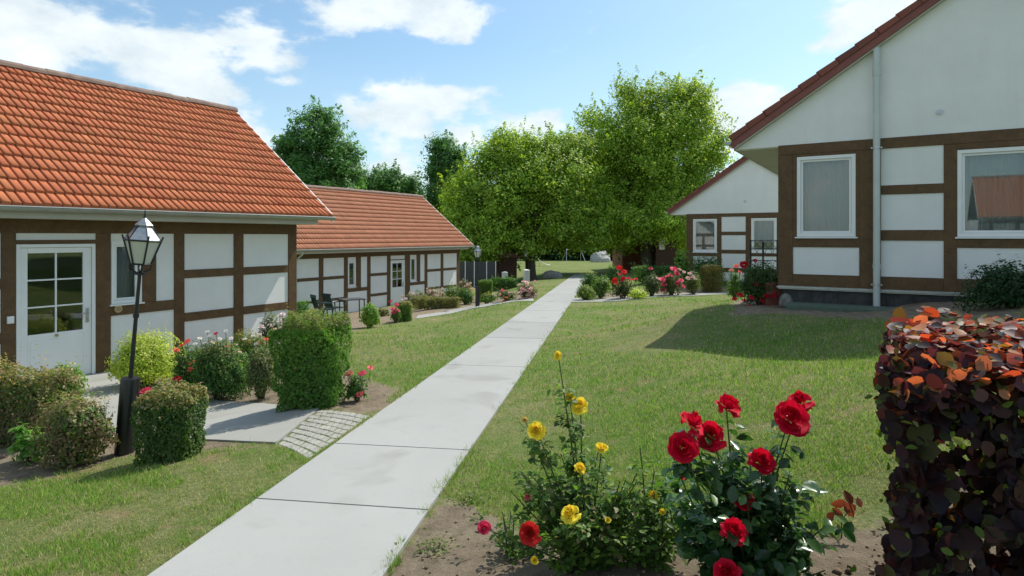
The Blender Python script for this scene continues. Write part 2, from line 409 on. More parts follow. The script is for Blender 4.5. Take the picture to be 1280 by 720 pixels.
g['kind'] = 'structure'; g['label'] = 'lawn with worn patches and soil beds'

# grass blades
def grass():
    N = 520000
    r = RNG.uniform(-1.0, 1.0, N); iv = RNG.uniform(1/30, 1/1.9, N)**1.0
    Y = 1/iv; X = r*Y
    keep = RNG.random(N) < np.clip(Y/3.4, .3, 1)**.6
    soil = soil_at(X, Y); nz = fbm(X, Y, 6, 3)
    keep &= (soil+(nz-.5)*.8) < .47
    ov = .012+.03*np.clip(fbm(X, Y, 4, 8)-.5, 0, 1)*4; keep &= ~((X > Lx(Y)+ov) & (X < Rx(Y)-ov))
    for p in (slabA, cob_poly, left_walk, right_walk): keep &= ring_dist(X, Y, p) < .0
    patch = fbm(X, Y, .9, 31); fine = fbm(X, Y, 7, 41)
    dry = np.clip((patch*.62+fine*.38-.475)*10, 0, 1)
    keep &= RNG.random(N) > dry*.55
    X, Y, dry = X[keep], Y[keep], dry[keep]; n = len(X); Z = tz(X, Y)-.004
    sc = np.clip(Y/4.5, .8, 4.5)
    h = RNG.uniform(.016, .052, n)*(1+.25*(sc-1))*(1-.45*dry); w = RNG.uniform(.0018, .0036, n)*sc
    edge = np.minimum(np.abs(X-Lx(Y)), np.abs(X-Rx(Y))) < .07; h = np.where(edge, h*1.45, h)
    a = RNG.uniform(0, 2*PI, n); ln = RNG.uniform(.1, .95, n)*h; la = RNG.uniform(0, 2*PI, n)
    dx, dy = np.cos(a)*w, np.sin(a)*w
    tipx, tipy = X+np.cos(la)*ln, Y+np.sin(la)*ln
    V = np.empty((n, 3, 3)); V[:,0] = np.stack([X-dx, Y-dy, Z], -1); V[:,1] = np.stack([X+dx, Y+dy, Z], -1); V[:,2] = np.stack([tipx, tipy, Z+h], -1)
    base = np.array([(.105,.23,.028),(.175,.33,.045),(.27,.39,.07)])[RNG.integers(0, 3, n)]
    dr = np.array([(.44,.38,.20),(.36,.33,.16),(.32,.34,.12)])[RNG.integers(0, 3, n)]
    pick = (RNG.random(n) < .26+dry*.7)[:, None]
    c = np.where(pick, dr, base)*RNG.uniform(.6, 1.45, n)[:, None]
    o = np_mesh('grass', V.reshape(-1, 3), np.arange(n*3).reshape(-1, 3), M['grass'], col=np.repeat(c, 3, 0))
    o['kind'] = 'stuff'; o['label'] = 'short green and straw coloured grass blades on the lawn'
grass()
# small stones and clods in the near soil
def clods():
    V = []; Fs = []; b = 0; rg = np.random.default_rng(5)
    ico = np.array([(1,0,0),(-1,0,0),(0,1,0),(0,-1,0),(0,0,1),(0,0,-1)], float)
    fi = np.array([(0,2,4),(2,1,4),(1,3,4),(3,0,4),(2,0,5),(1,2,5),(3,1,5),(0,3,5)])
    n = 5200; iv = rg.uniform(1/8, 1/1.9, n); Y = 1/iv; X = rg.uniform(-.95, .95, n)*Y
    s = soil_at(X, Y); k = s > .6
    for p in (slabA, cob_poly): k &= ring_dist(X, Y, p) < -.02
    k &= ~((X > Lx(Y)-.02) & (X < Rx(Y)+.02))
    X, Y = X[k], Y[k]; Z = tz(X, Y)
    for x, y, z in zip(X, Y, Z):
        r = rg.exponential(.007)+.004; r = min(r, .03)
        V.append(ico*rg.uniform(.5, 1.2, (6, 1))*r*np.array((1, 1, .7))+(x, y, z+.004)); Fs.append(fi+b); b += 6
    c = np.repeat(np.array([(.20,.14,.10),(.28,.22,.16),(.12,.085,.06)])[rg.integers(0, 3, len(X))], 6, 0)
    o = np_mesh('soil_clods', np.concatenate(V), np.concatenate(Fs), M['clod'], col=c); o['kind'] = 'stuff'; o['label'] = 'clods and small stones on the bare soil'
t = NT('soil_clod'); t.base(t.attr('col')); t.set(.95, 0, .1); M['clod'] = t.m
clods()

# ------------------------------------------------------------------ houses
def tiles(parent, mat, O, A, S, length, slope, tw, rows, base, var=.065, seed=1, nrm=None, name='roof', reliefk=1.0, wob=.004):
    """courses of clay tiles; O eave start, A unit vector along the eave, S unit vector up the slope"""
    O, A, S = (np.array(v, float) for v in (O, A, S)); N = np.cross(A, S); N = N/np.linalg.norm(N)
    if N[2] < 0: N = -N
    rg = np.random.default_rng(seed)
    nc = max(1, round(length/tw)); tw = length/nc; rl = slope/rows
    xs = np.array([0,.05,.12,.45,.80,.87,.90,1.0]); hs = np.array([-.012,.020,.025,.016,.014,.008,-.022,-.022])*reliefk
    V = []; Fs = []; C = []; b = 0; m = len(xs)
    for r in range(rows):
        y0 = r*rl-.012; y1 = (r+1)*rl+.03
        for c in range(nc):
            j = rg.normal(0, wob); jh = rg.normal(0, wob*.6)
            k = 1+rg.normal(0, var); hue = rg.normal(0, .035)
            colr = np.clip(np.array(base)*k*np.array((1, 1+hue*1.5, 1+hue)), .01, .9)
            P = []
            for (yy, lift) in ((y0+j-.0, -.002), (y0+j, .050+jh), (y1, .004)):
                for x, h in zip(xs, hs):
                    P.append(O+A*((c+x*1.0)*tw)+S*yy+N*((h if lift > 0 else min(h, 0))+lift))
            V.append(np.array(P)); C.append(np.repeat(colr[None], 3*m, 0))
            f = [(i, i+1, i+1+m, i+m) for i in range(m-1)]+[(m+i, m+i+1, 2*m+i+1, 2*m+i) for i in range(m-1)]
            Fs.append(np.array(f)+b); b += 3*m
    # deck below the tiles
    V.append(np.array([O-N*.03, O+A*length-N*.03, O+A*length+S*slope-N*.03, O+S*slope-N*.03, O-N*.008, O+A*length-N*.008, O+A*length+S*slope-N*.008, O+S*slope-N*.008]))
    C.append(np.repeat(np.array([[.03,.02,.015]]), 8, 0)); Fs.append(np.array([(0,1,2,3),(4,5,6,7),(0,1,5,4),(1,2,6,5),(2,3,7,6),(3,0,4,7)])+b)
    return np_mesh(name, np.concatenate(V), np.concatenate(Fs), mat, parent, col=np.concatenate(C), smooth=False)
def holed(mb, x0, x1, z0, z1, y0, y1, holes):
    xs = sorted(set([x0, x1]+[v for h in holes for v in h[:2]])); zs = sorted(set([z0, z1]+[v for h in holes for v in h[2:4]]))
    for a, b in zip(xs[:-1], xs[1:]):
        for c, d in zip(zs[:-1], zs[1:]):
            mx, mz = (a+b)/2, (c+d)/2
            if any(h[0] < mx < h[1] and h[2] < mz < h[3] for h in holes): continue
            mb.box(a, b, y0, y1, c, d)
def window(parent, x0, x1, z0, z1, curtain=True, fw=.055, sill=True, sash=False):
    m = MB(); y0, y1 = -.012, .06
    m.box(x0, x1, y0, y1, z0, z0+fw).box(x0, x1, y0, y1, z1-fw, z1).box(x0, x0+fw, y0, y1, z0+fw, z1-fw).box(x1-fw, x1, y0, y1, z0+fw, z1-fw)
    a = fw*.62; xi0, xi1, zi0, zi1 = x0+fw, x1-fw, z0+fw, z1-fw; s0, s1 = .012, .07
    m.box(xi0+.002, xi1-.002, s0, s1, zi0+.002, zi0+a).box(xi0+.002, xi1-.002, s0, s1, zi1-a, zi1-.002).box(xi0+.002, xi0+a, s0, s1, zi0+a, zi1-a).box(xi1-a, xi1-.002, s0, s1, zi0+a, zi1-a)
    w = m.build('window', M['white'], parent, bevel=.004)
    p = MB(); p.box(xi0+a-.004, xi1-a+.004, .036, .042, zi0+a-.004, zi1-a+.004); p.build('pane', M['glass'], w)
    if sill:
        s = MB(); s.box(x0-.03, x1+.03, -.05, .0, z0-.028, z0-.004); s.build('sill', M['white'], w, bevel=.004)
    if curtain:
        c = []; n = int((x1-x0)/.018); W = x1-x0-.02
        xx = x0+.01+W*np.arange(n+1)/n; yy = .17+.032*np.sin(np.arange(n+1)*1.9)+.014*np.sin(np.arange(n+1)*.37)
        V = np.concatenate([np.stack([xx, yy, np.full(n+1, z0-.03)], -1), np.stack([xx, yy*.3+.12, np.full(n+1, z1)], -1)])
        Fc = np.array([(i, i+1, i+n+2, i+n+1) for i in range(n)])
        np_mesh('curtain', V, Fc, M['sheer'], w, smooth=True)
    return w
t = NT('sheer_cloth'); t.n.remove(t.p); df = t.new('ShaderNodeBsdfDiffuse'); df.inputs[0].default_value = (.80,.82,.84,1)
tl = t.new('ShaderNodeBsdfTranslucent'); tl.inputs[0].default_value = (.35,.37,.4,1); tp = t.new('ShaderNodeBsdfTransparent')
a_ = t.new('ShaderNodeMixShader'); a_.inputs[0].default_value = .3; t.con(df.outputs[0], a_.inputs[1]); t.con(tl.outputs[0], a_.inputs[2])
b_ = t.new('ShaderNodeMixShader'); b_.inputs[0].default_value = .30; t.con(a_.outputs[0], b_.inputs[1]); t.con(tp.outputs[0], b_.inputs[2]); t.con(b_.outputs[0], t.out.inputs[0]); M['sheer'] = t.m
def door(parent, x0, x1, z0, z1, gz):
    m = MB(); fw = .05
    m.box(x0, x0+fw, -.012, .06, z0, z1).box(x1-fw, x1, -.012, .06, z0, z1).box(x0+fw, x1-fw, -.012, .06, z1-fw, z1)
    m.box(x0-.02, x1+.02, -.06, .06, z0-.05, z0)
    d = m.build('door', M['white'], parent, bevel=.004)
    a0, a1 = x0+fw+.004, x1-fw-.004; g0, g1 = a0+.085, a1-.11; gt = z1-fw-.08
    m = MB(); y0, y1 = .008, .055
    m.box(a0, g0, y0, y1, z0+.01, z1-fw-.004).box(g1, a1, y0, y1, z0+.01, z1-fw-.004).box(g0, g1, y0, y1, gt, z1-fw-.004).box(g0, g1, y0, y1, z0+.01, gz)
    m.box(g0+.03, g1-.03, y0-.006, y0+.002, z0+.14, gz-.10)
    lf = m.build('door_leaf', M['white'], d, bevel=.004)
    p = MB(); p.box(g0-.003, g1+.003, .03, .036, gz-.003, gt+.003); p.build('pane', M['glass'], d)
    mm = MB(); xm = (g0+g1)/2; mm.box(xm-.011, xm+.011, .014, .05, gz, gt)
    for k in (1, 2): z = gz+(gt-gz)*k/3; mm.box(g0, xm-.011, .014, .05, z-.011, z+.011).box(xm+.011, g1, .014, .05, z-.011, z+.011)
    mm.build('glazing_bars', M['white'], d, bevel=.003)
    h = MB(); zc = (z0+z1)/2-.1; h.box(g1+.035, g1+.075, -.002, .009, zc-.1, zc+.12); h.tube([(g1+.055,.0,zc+.05),(g1+.055,-.05,zc+.05),(g1-.06,-.055,zc+.05)], .009, 8)
    h.build('handle', M['silver'], d, smooth=True)
    return d
def timber(parent, rects, name='timber_frame', y=-.018):
    m = MB(); rr = random.Random(9)
    for (a, b, c, d) in rects:
        e = rr.uniform(0, .004); m.box(a, b, y-e, .03, c, d)
    return m.build(name, M['timber'], parent, bevel=.006)
def rail(posts, bays, zs):
    return [(a, b, z0, z1) for (a, b) in bays for (z0, z1) in zs]
def halfgutter(parent, x0, x1, y, z, r=.06, mat='zinc', name='gutter'):
    m = MB(); n = 8; pr = [(y+r*math.cos(PI+PI*k/n), z+r*math.sin(PI+PI*k/n)) for k in range(n+1)]
    pi = [(y+(r-.006)*math.cos(2*PI-PI*k/n), z+.002+(r-.006)*math.sin(2*PI-PI*k/n)) for k in range(n+1)]
    m.prismx(pr+pi, x0, x1)
    m.tube([(x0, y-r, z+.004), (x1, y-r, z+.004)], .009, 8)
    return m.build(name, M[mat], parent)

def eave_house(root, x0, x1, zt, zg, rects, holes, tile, base, wins, doors, seed, over=.55, hw=2.9, gut=.42, colw=.117, roofrows=14, boxend=.18, relief=.8, wob=.004):
    """long house: eaves side on local y = 0, ridge along local x"""
    ze = zt+.37; k = .770; yo = -.47; zr = ze+(hw-yo)*k; th = math.atan(k); sl = (hw-yo)/math.cos(th)
    m = MB(); holed(m, x0, x1, zg, zt+.24, 0, .2, holes)
    W = 2*hw; m.box(x0, x1, W-.2, W, zg, zt+.24)
    for xa, xb in ((x0, x0+.2), (x1-.2, x1)):
        m.box(xa, xb, .2, W-.2, zg, zt+.24)
        m.prismx([(0, zt+.24), (W, zt+.24), (W, zt+.30), (hw, zt+.30+hw*k), (0, zt+.30)], xa, xb)
    m.build('wall', M['plaster'], root)
    f = MB(); f.box(x0+.2, x1-.2, .2, W-.2, zg+.3, zg+.35); f.build('room_floor', M['interior'], root)
    timber(root, rects)
    g = [(-.0, 0)]
    gr = [(a*hw*2/6-0, b) for a, b in g]
    # timber on the far gable end
    tm = MB()
    for yy in np.linspace(0.0, W-.2, 6): tm.box(x1-.01, x1+.018, yy+.0, yy+.2, zg+.05, zt)
    for zz in (zt-.77, zt-1.52, zt-2.25): tm.box(x1-.01, x1+.016, .2, W-.2, zz, zz+.15)
    tm.box(x1-.01, x1+.02, 0, W, zt+.0, zt+.2); tm.build('gable_timber', M['timber'], root, bevel=.006)
    xa, xb = x0-.5, x1+over; c, s = math.cos(th), math.sin(th)
    tiles(root, tile, (xa, yo, ze), (1,0,0), (0,c,s), xb-xa, sl, colw, roofrows, base, seed=seed, reliefk=relief*1.15, wob=wob)
    tiles(root, tile, (xa, W-yo, ze), (1,0,0), (0,-c,s), xb-xa, sl, colw, roofrows, base, seed=seed+5, reliefk=relief)
    r = MB(); n = int((xb-xa)/.38); rg = random.Random(seed)
    for i in range(n):
        a = xa+(xb-xa)*i/n; b = a+(xb-xa)/n+.03; dz = rg.uniform(-.006,.010); kk = rg.uniform(.6,1.3); r.cur = (kk,kk,kk)
        pr = [(hw+.135*math.cos(t_)*(1.04), zr-.025+dz+.115*math.sin(t_)) for t_ in np.linspace(0, PI, 8)]
        r.prismx(pr+[(hw-.11, zr-.05+dz), (hw+.11, zr-.05+dz)], a, b)
    r.build('ridge_tiles', M['ridge'], root)
    for px_ in (xb, xa-.022):
        b = MB(); b.prismx([(yo, ze-.12), (yo, ze+.045), (hw, zr+.045), (W-yo, ze+.045), (W-yo, ze-.12), (hw, zr-.13)], px_, px_+.022); b.build('verge_board', M['white'], root)
    f = MB(); f.prismx([(yo+.02, zt+.2), (yo+.02, ze-.035), (0, ze-.035+.0), (0, zt+.2)], x0-.1, x1+boxend)
    f.build('eaves_box', M['fascia'], root, bevel=.004)
    halfgutter(root, xa, xb, yo-.05, ze-.02)
    for w in wins: window(root, *w)
    for d in doors: door(root, *d)

A = empty('long_house', (-6.67, 8.9, 0), math.atan2(.856, .518))
tag(A, 'nearest white half-timbered cottage with bright orange tiled roof, behind the leaning lamp', 'house')
zt, zb = .05, -2.15
posts = [(-3.5,-3.3),(-2.2,-2.0),(-.66,-.49),(.52,.73),(1.73,1.91),(2.85,3.05),(4.07,4.27)]
rects = [(a, b, zb, zt) for a, b in posts]+[(1.21,1.43,-1.07,zt),(.73,1.73,-1.24,-1.07),(-.49,.52,-.10,-.045),(-3.5,4.27,.052,.25)]
for bay in ((-3.3,-2.2),(-2.0,-.66),(1.91,2.85),(3.05,4.07)):
    rects += [(*bay,-.72,-.575),(*bay,-1.47,-1.32)]
for bay in ((.73,1.73),(1.91,2.85),(3.05,4.07),(-3.3,-2.2),(-2.0,-.66)): rects.append((*bay,-2.15,-2.0))
eave_house(A, -3.5, 4.27, zt, -2.5, rects, [(-.49,.52,-2.1,-.10),(.74,1.2,-1.06,-.08)], M['tileA'], (.45,.140,.060),
           [(.74,1.2,-1.06,-.07,True)], [(-.487,.517,-2.10,-.105,-1.40)], 3)
m = MB(); m.box(-.6,-.52,-.045,-.018,-1.20,-1.10).box(-.595,-.525,-.052,-.044,-1.19,-1.14); m.build('doorbell', M['white'], A, bevel=.004)
m = MB()
for k in range(18):
    a = 2*PI*k/18; m.cur = (1,1,1); m.lathe([(.004,-.02),(.018,-.01),(.02,0),(.014,.012),(.003,.02)], 6, (0,0))
    for i in range(len(m.v)-30, len(m.v)):
        x, y, z = m.v[i]; m.v[i] = (x+.825+.045*math.cos(a), y-.04, z-1.14+.045*math.sin(a))
m.tube([(.825,-.018,-1.14),(.825,-.05,-1.14)], .03, 10)
m.build('wreath', M['brass'], A)
m = MB(); m.tube([(.0,-.0,-1.44),(.0,-.03,-1.44)], .02, 10); m.build('door_knob', M['brass'], A, smooth=True)

B = empty('long_house', (-7.82, 22.0, 0), math.atan2(.856, .518))
tag(B, 'further white half-timbered cottage with faded orange roof, garden chairs against its wall', 'house')
zt, zb = -.82, -3.1
posts = [(-2.5,-2.3),(-1.2,-1.0),(-.2,.02),(1.05,1.26),(2.30,2.50),(3.57,3.76),(4.75,4.96),(5.89,6.23),(7.26,7.46),(8.47,8.67),(9.77,10.0)]
rects = [(a, b, zb, zt) for a, b in posts]+[(-2.5,10.0,zt+.002,-.6),(2.94,3.21,-2.06,zt),(6.69,6.94,-2.05,zt),(2.5,3.57,-2.2,-2.06),(6.23,7.26,-2.19,-2.05),(4.96,5.89,-1.02,-.985)]
for bay in ((-2.3,-1.2),(-1.0,-.2),(.02,1.05),(1.26,2.30),(3.76,4.75),(7.46,8.47),(8.67,9.77)): rects += [(*bay,-1.64,-1.52),(*bay,-2.48,-2.37)]
eave_house(B, -2.5, 10.0, zt, -3.4, rects, [(4.96,5.89,-3.02,-1.02),(2.5,2.94,-2.01,-.97),(6.25,6.68,-2.03,-.93)], M['tileB'], (.39,.150,.075),
           [(2.51,2.935,-2.0,-.97,True),(6.26,6.675,-2.02,-.93,False)], [(4.962,5.888,-3.02,-1.025,-2.2)], 21, colw=.14, relief=.4, wob=.003)
m = MB(); m.tube([(-.06,-.46,-.52),(-.06,-.42,-.62),(-.06,-.10,-.85),(-.06,-.07,-1.1),(-.06,-.07,-3.0)], .04, 10)
m.build('downpipe', M['zincpale'], B, smooth=True)

def gable_house(root, W, L, zt, zg, rects, holes, wins, over=.77, g=.12, seed=5):
    """gable end on local y = 0, ridge along local y"""
    k = .668; th = math.atan(k); hx = W/2
    def zu(x): return zt+.0+(min(x, W-x)+over)*k       # underside line of the verge
    m = MB(); holed(m, 0, W, zg, zt, 0, .2, holes); m.box(0, W, L-.2, L, zg, zt)
    m.box(0, .2, .2, L-.2, zg, zt+.3).box(W-.2, W, .2, L-.2, zg, zt+.3)
    gab = [(-over+.02, zt), (W+over-.02, zt), (hx, zt+(hx+over)*k)]
    for y0 in (0, L-.2): m.prism(gab, y0, y0+.2)
    m.build('wall', M['plaster'], root)
    timber(root, rects)
    f = MB(); f.box(.2, W-.2, .2, L-.2, zg+.4, zg+.45); f.build('room_floor', M['interior'], root)
    s = MB(); s.box(-over+.03, 0, .2, L-.2, zt-.004, zt+.02).box(W, W+over-.03, .2, L-.2, zt-.004, zt+.02)
    s.box(-over+.01, -over+.03, .0, L, zt-.01, zt+.1).box(W+over-.03, W+over-.01, .0, L, zt-.01, zt+.1); s.build('soffit', M['fascia'], root)
    c, sn = math.cos(th), math.sin(th); sl = (hx+over)/c; zo = zt+.17
    tiles(root, M['tileR'], (-over, -g, zo), (0,1,0), (c,0,sn), L+2*g, sl, .25, 13, (.19,.06,.042), seed=seed, name='roof')
    tiles(root, M['tileR'], (W+over, -g, zo), (0,1,0), (-c,0,sn), L+2*g, sl, .25, 13, (.19,.06,.042), seed=seed+1, name='roof')
    for y0 in (-g-.02, L+g):
        b = MB(); b.prism([(-over, zt+.0), (-over, zo-.02), (hx, zo-.02+(hx+over)*k), (W+over, zo-.02), (W+over, zt+.0), (hx, zt+(hx+over)*k)], y0, y0+.02)
        b.build('verge_board', M['redboard'], root, bevel=.003)
    # stepped verge tiles
    v = MB(); n = 13; rg = random.Random(seed)
    for sg in (1, -1):
        for i in range(n):
            a0 = i*sl/n; a1 = (i+1)*sl/n+.03; kk = rg.uniform(.8,1.2); v.cur = tuple(kk*q for q in (.19,.06,.042))
            ox = -over if sg == 1 else W+over
            P = lambda s_, h: (ox+sg*(s_*c-h*sn), zo+s_*sn+h*c)
            v.prism([P(a0,-.03), P(a0,.085), P(a1,.062), P(a1,-.03)], -g-.045, -g-.02)
            v.prism([P(a0,.062), P(a0,.088), P(a1,.064), P(a1,.04)], -g-.02, -g+.12)
    v.build('verge_tiles', M['tileR'], root, bevel=.004)
    u = MB()
    u.prism([(-over+.05, zt+.002), (-over+.05, zt+.03), (hx, zt+.03+(hx+over-.05)*k), (hx, zt+.002+(hx+over-.05)*k)], -g+.001, -.001)
    u.prism([(W+over-.05, zt+.002), (W+over-.05, zt+.03), (hx, zt+.03+(hx+over-.05)*k), (hx, zt+.002+(hx+over-.05)*k)], -g+.001, -.001)
    u.build('verge_soffit', M['fascia'], root)
    rr_ = MB(); rr_.cur = (.17,.055,.04); zr = zo+(hx+over)*k
    for i in range(int(L/.38)): rr_.prism([(hx+.13*math.cos(t_), zr+.02+.10*math.sin(t_)) for t_ in np.linspace(0, PI, 8)], -g+i*.38, -g+i*.38+.40)
    rr_.build('ridge_tiles', M['tileR'], root)
    # gutter on the left eave, capped
    gm = MB(); r = .06; n = 8; pr = [(-over-.05+r*math.cos(PI+PI*q/n), zt+.13+r*math.sin(PI+PI*q/n)) for q in range(n+1)]
    gm.prism(pr, -g-.06, L+g); gm.build('gutter', M['zinc'], root)
    for w in wins: window(root, *w)

R_ = empty('gable_house', (4.73, 10.8, 0), math.atan2(-.5276, .8495))
tag(R_, 'large near cottage at right with white gable, pale downpipe and red-brown verge', 'house')
zt = 1.60; W = 5.9
posts = [(0,.24),(1.25,1.56),(2.40,2.57),(3.48,3.72),(4.6,4.8),(5.66,5.9)]
rects = [(a, b, -.86, 1.44) for a, b in posts]+[(0,W,1.442,1.615)]
rects += [(.24,.30,0,1.44),(1.2,1.25,0,1.44),(.24,1.25,1.395,1.44),(.24,1.25,-.18,0),(2.57,3.48,-.17,-.005),(2.57,3.48,1.35,1.44)]
for bay in ((1.56,2.40),(3.72,4.6),(4.8,5.66)): rects += [(*bay,.69,.84),(*bay,-.06,.11)]
for bay in ((.24,1.25),(1.56,2.40),(2.57,3.48),(3.72,4.6),(4.8,5.66)): rects += [(*bay,-.86,-.65)]
gable_house(R_, W, 8.5, zt, -.92, rects, [(.30,1.2,0,1.395),(2.57,3.48,-.005,1.35)], [(.302,1.198,.002,1.393,True,.06,True),(2.572,3.478,.0,1.345,True,.06,True)])
m = MB(); m.box(-.02, W+.02, -.045, .02, -.895, -.872); m.build('drip_strip', M['silver'], R_)
m = MB(); m.box(.06, W-.06, .06, 8.4, -1.75, -.92)
rg = random.Random(2)
for i in range(26):
    x = .1+i*.22; m.box(x, x+rg.uniform(.1,.2), .04+rg.uniform(0,.015), .07, -1.3, -.95-rg.uniform(0,.1))
m.build('foundation', M['concrete_dark'], R_, bevel=.004)
m = MB(); pts = [(1.50,-.05,3.10),(1.50,-.11,3.02),(1.50,-.12,2.9),(1.50,-.12,-1.14)]; m.tube(pts, .052, 16); m.lathe([(.058,2.62),(.058,2.78)], 16, (1.5,-.12)); m.lathe([(.057,-.52),(.057,-.44)], 16, (1.5,-.12))
dp = m.build('downpipe', M['zincpale'], R_, smooth=True)
for z in (1.45, -.78):
    m = MB(); m.lathe([(.060,z-.015),(.060,z+.015)], 16, (1.5,-.12)); m.box(1.42,1.58,-.135,-.105,z-.012,z+.012); m.box(1.485,1.515,-.1,0,z-.008,z+.008); m.build('bracket', M['silver'], dp)
m = MB(); m.tube([(2.35,-.015,1.96),(2.35,.0,1.96)], .045, 16); m.tube([(2.35,-.02,1.96),(2.35,.0,1.96)], .02, 12); m.build('gable_vent', M['silver'], R_)

R2 = empty('gable_house', (7.69, 26.8, 0), math.atan2(-.5276, .8495))
tag(R2, 'smaller white gabled cottage further back at right, half hidden by the near gable', 'house')
zt = .98; W = 5.3
posts = [(0,.29),(1.31,1.5),(2.48,2.7),(3.69,3.9),(5.05,5.3)]
rects = [(a, b, -1.5, .85) for a, b in posts]+[(0,W,.852,1.0),(.29,1.31,-.84,-.67),(2.7,3.69,-.81,-.65),(.29,1.31,.775,.85),(2.7,3.69,.775,.85)]
for bay in ((1.5,2.48),(3.9,5.05)): rects += [(*bay,.07,.22),(*bay,-.71,-.55)]
for bay in ((.29,1.31),(1.5,2.48),(2.7,3.69),(3.9,5.05)): rects += [(*bay,-1.5,-1.32)]
gable_house(R2, W, 8, zt, -2.3, rects, [(.29,1.31,-.67,.775),(2.7,3.69,-.65,.775)], [(.292,1.308,-.668,.773,True,.07,True),(2.702,3.688,-.648,.773,True,.07,True)], seed=15)
m = MB(); m.tube([(2.45,-.02,1.48),(2.45,.0,1.48)], .06, 14); m.build('gable_vent', M['silver'], R2)
C_ = empty('long_house', (1.5, -27.0, 0), math.atan2(.518, -.856))
tag(C_, 'red-roofed cottage across the lawn, seen mirrored in the near gable windows', 'house')
rects = [(a, a+.2, -1.3, .8) for a in (0,1.3,2.6,3.9,5.2,6.5,7.8,9.1,10.3)]+[(0,10.5,.802,1.0)]+[(.2,10.3,-.0,.13),(.2,10.3,-.75,-.62)]
eave_house(C_, 0, 10.5, .8, -1.6, rects, [(2.8,3.8,-1.25,.6)], M['tileB'], (.39,.150,.075), [], [(2.803,3.797,-1.25,.6,-.5)], 41, colw=.2, relief=.5)
# things at the foot of the near gable
def on_house(root, x, y, z=0):
    return root.matrix_basis @ Vector((x, y, z)) if False else Matrix.LocRotScale(root.location, root.rotation_euler, None) @ Vector((x, y, z))
p = on_house(R_, 1.15, -.35); m = MB(); m.box(-.95, .95, -.24, .24, 0, .05); m.box(-.95,.95,-.26,-.24,-.12,.04)
o = m.build('doormat', M['greenmat'], loc=(p.x, p.y, float(tz(p.x, p.y))+.03), bevel=.012); o.rotation_euler = (0,0,math.atan2(-.5276,.8495))
tag(o, 'flat green board lying on the soil under the near gable', 'board'); o.name = 'green_board'
def rock(name, loc, s, mat, label, cat='rock', group=None, seed=1):
    bm = bmesh.new(); bmesh.ops.create_icosphere(bm, subdivisions=3, radius=1); rg = random.Random(seed); off = rg.random()*50
    for v in bm.verts:
        n = fbm(np.array([v.co.x*1.5+off]), np.array([v.co.y*1.5+v.co.z*1.3+off]), 1, seed)[0]
        v.co *= .7+.6*n; v.co.x *= s[0]; v.co.y *= s[1]; v.co.z = max(v.co.z*s[2], -s[2]*.3)
    me = D.meshes.new(name); bm.to_mesh(me); bm.free(); me.materials.append(mat)
    o = link(D.objects.new(name, me)); o.location = loc; o.rotation_euler = (0,0,rg.random()*6)
    return tag(o, label, cat, group)
p = on_house(R_, .14, -.15); rock('stone', (p.x, p.y, float(tz(p.x, p.y))+.08), (.12,.12,.17), M['stone'], 'grey stone standing by the corner post of the near gable', 'stone', seed=4)

# ------------------------------------------------------------------ lamps
def lamp(loc, label, lean=0, sleeve=True, h=1.70, seed=0):
    r = empty('street_lamp', loc, 0, (0, lean, .3)); tag(r, label, 'street lamp', 'old style lantern posts along the paths')
    m = MB(); m.tube([(0,0,0),(0,0,h)], [.024,.015], 12); m.lathe([(.026,h-.42),(.026,h-.38)], 12); m.lathe([(.05,h-.02),(.05,h+.0),(.02,h+.01)], 12); m.build('pole', M['black'], r, smooth=True)
    s = MB(); s.lathe([(.082,-.15),(.080,.70),(.075,.72),(.03,.725)], 24); s.build('sleeve', M['blackplastic'], r, smooth=True)
    n = 6; z0 = h+.08; z1 = h+.30; r0, r1 = .085, .155
    L = MB(); L.lathe([(r0-.006,z0),(r1-.006,z1)], n); ln = L.build('lantern_glass', M['frosted'], r)
    f = MB()
    for k in range(n):
        a = 2*PI*k/n; ca, sa = math.cos(a), math.sin(a)
        f.tube([(r0*ca,r0*sa,z0),(r1*ca,r1*sa,z1),((r1+.015)*ca,(r1+.015)*sa,z1+.045)], .0085, 6)
        f.tube([((r1)*ca,(r1)*sa,z1),(.085*ca,.085*sa,z1+.115),(.03*ca,.03*sa,z1+.16)], .006, 6)
        b = a+2*PI/n
        for rr, zz in ((r0, z0), (r1, z1)): f.tube([(rr*ca,rr*sa,zz),(rr*math.cos(b),rr*math.sin(b),zz)], .009, 6)
    for k in range(4):
        a = 2*PI*k/4+.4; f.tube([(.03*math.cos(a),.03*math.sin(a),h),(.085*math.cos(a),.085*math.sin(a),h+.04),(r0*math.cos(a),r0*math.sin(a),z0)], .009, 6)
    f.build('lantern_frame', M['black'], r)
    t_ = MB(); t_.lathe([(r1+.004,z1+.004),(.075,z1+.12),(.06,z1+.125)], n); t_.lathe([(.062,z1+.125),(.078,z1+.145),(.02,z1+.205),(.01,z1+.215)], n); t_.build('lantern_roof', M['silver'], r)
    p = MB(); p.tube([(0,0,z1+.2),(0,0,z1+.24),(0,0,z1+.29)], [.014,.009,.003], 8); p.build('finial', M['black'], r)
    return r
bz = gp(155, 568); lamp((bz[0], bz[1], bz[2]-.02), 'leaning black lamp post with milky lantern in front of the nearest cottage', .076)
X2, Y2 = (597-640)/F*22.0, 22.0; lamp((X2, Y2, float(tz(X2, Y2))), 'upright lamp post with black sleeve beside the far end of the further cottage')
X3, Y3 = (657-640)/F*40, 40; lamp((X3, Y3, float(tz(X3, Y3))), 'most distant lamp, standing in front of the tree trunk')

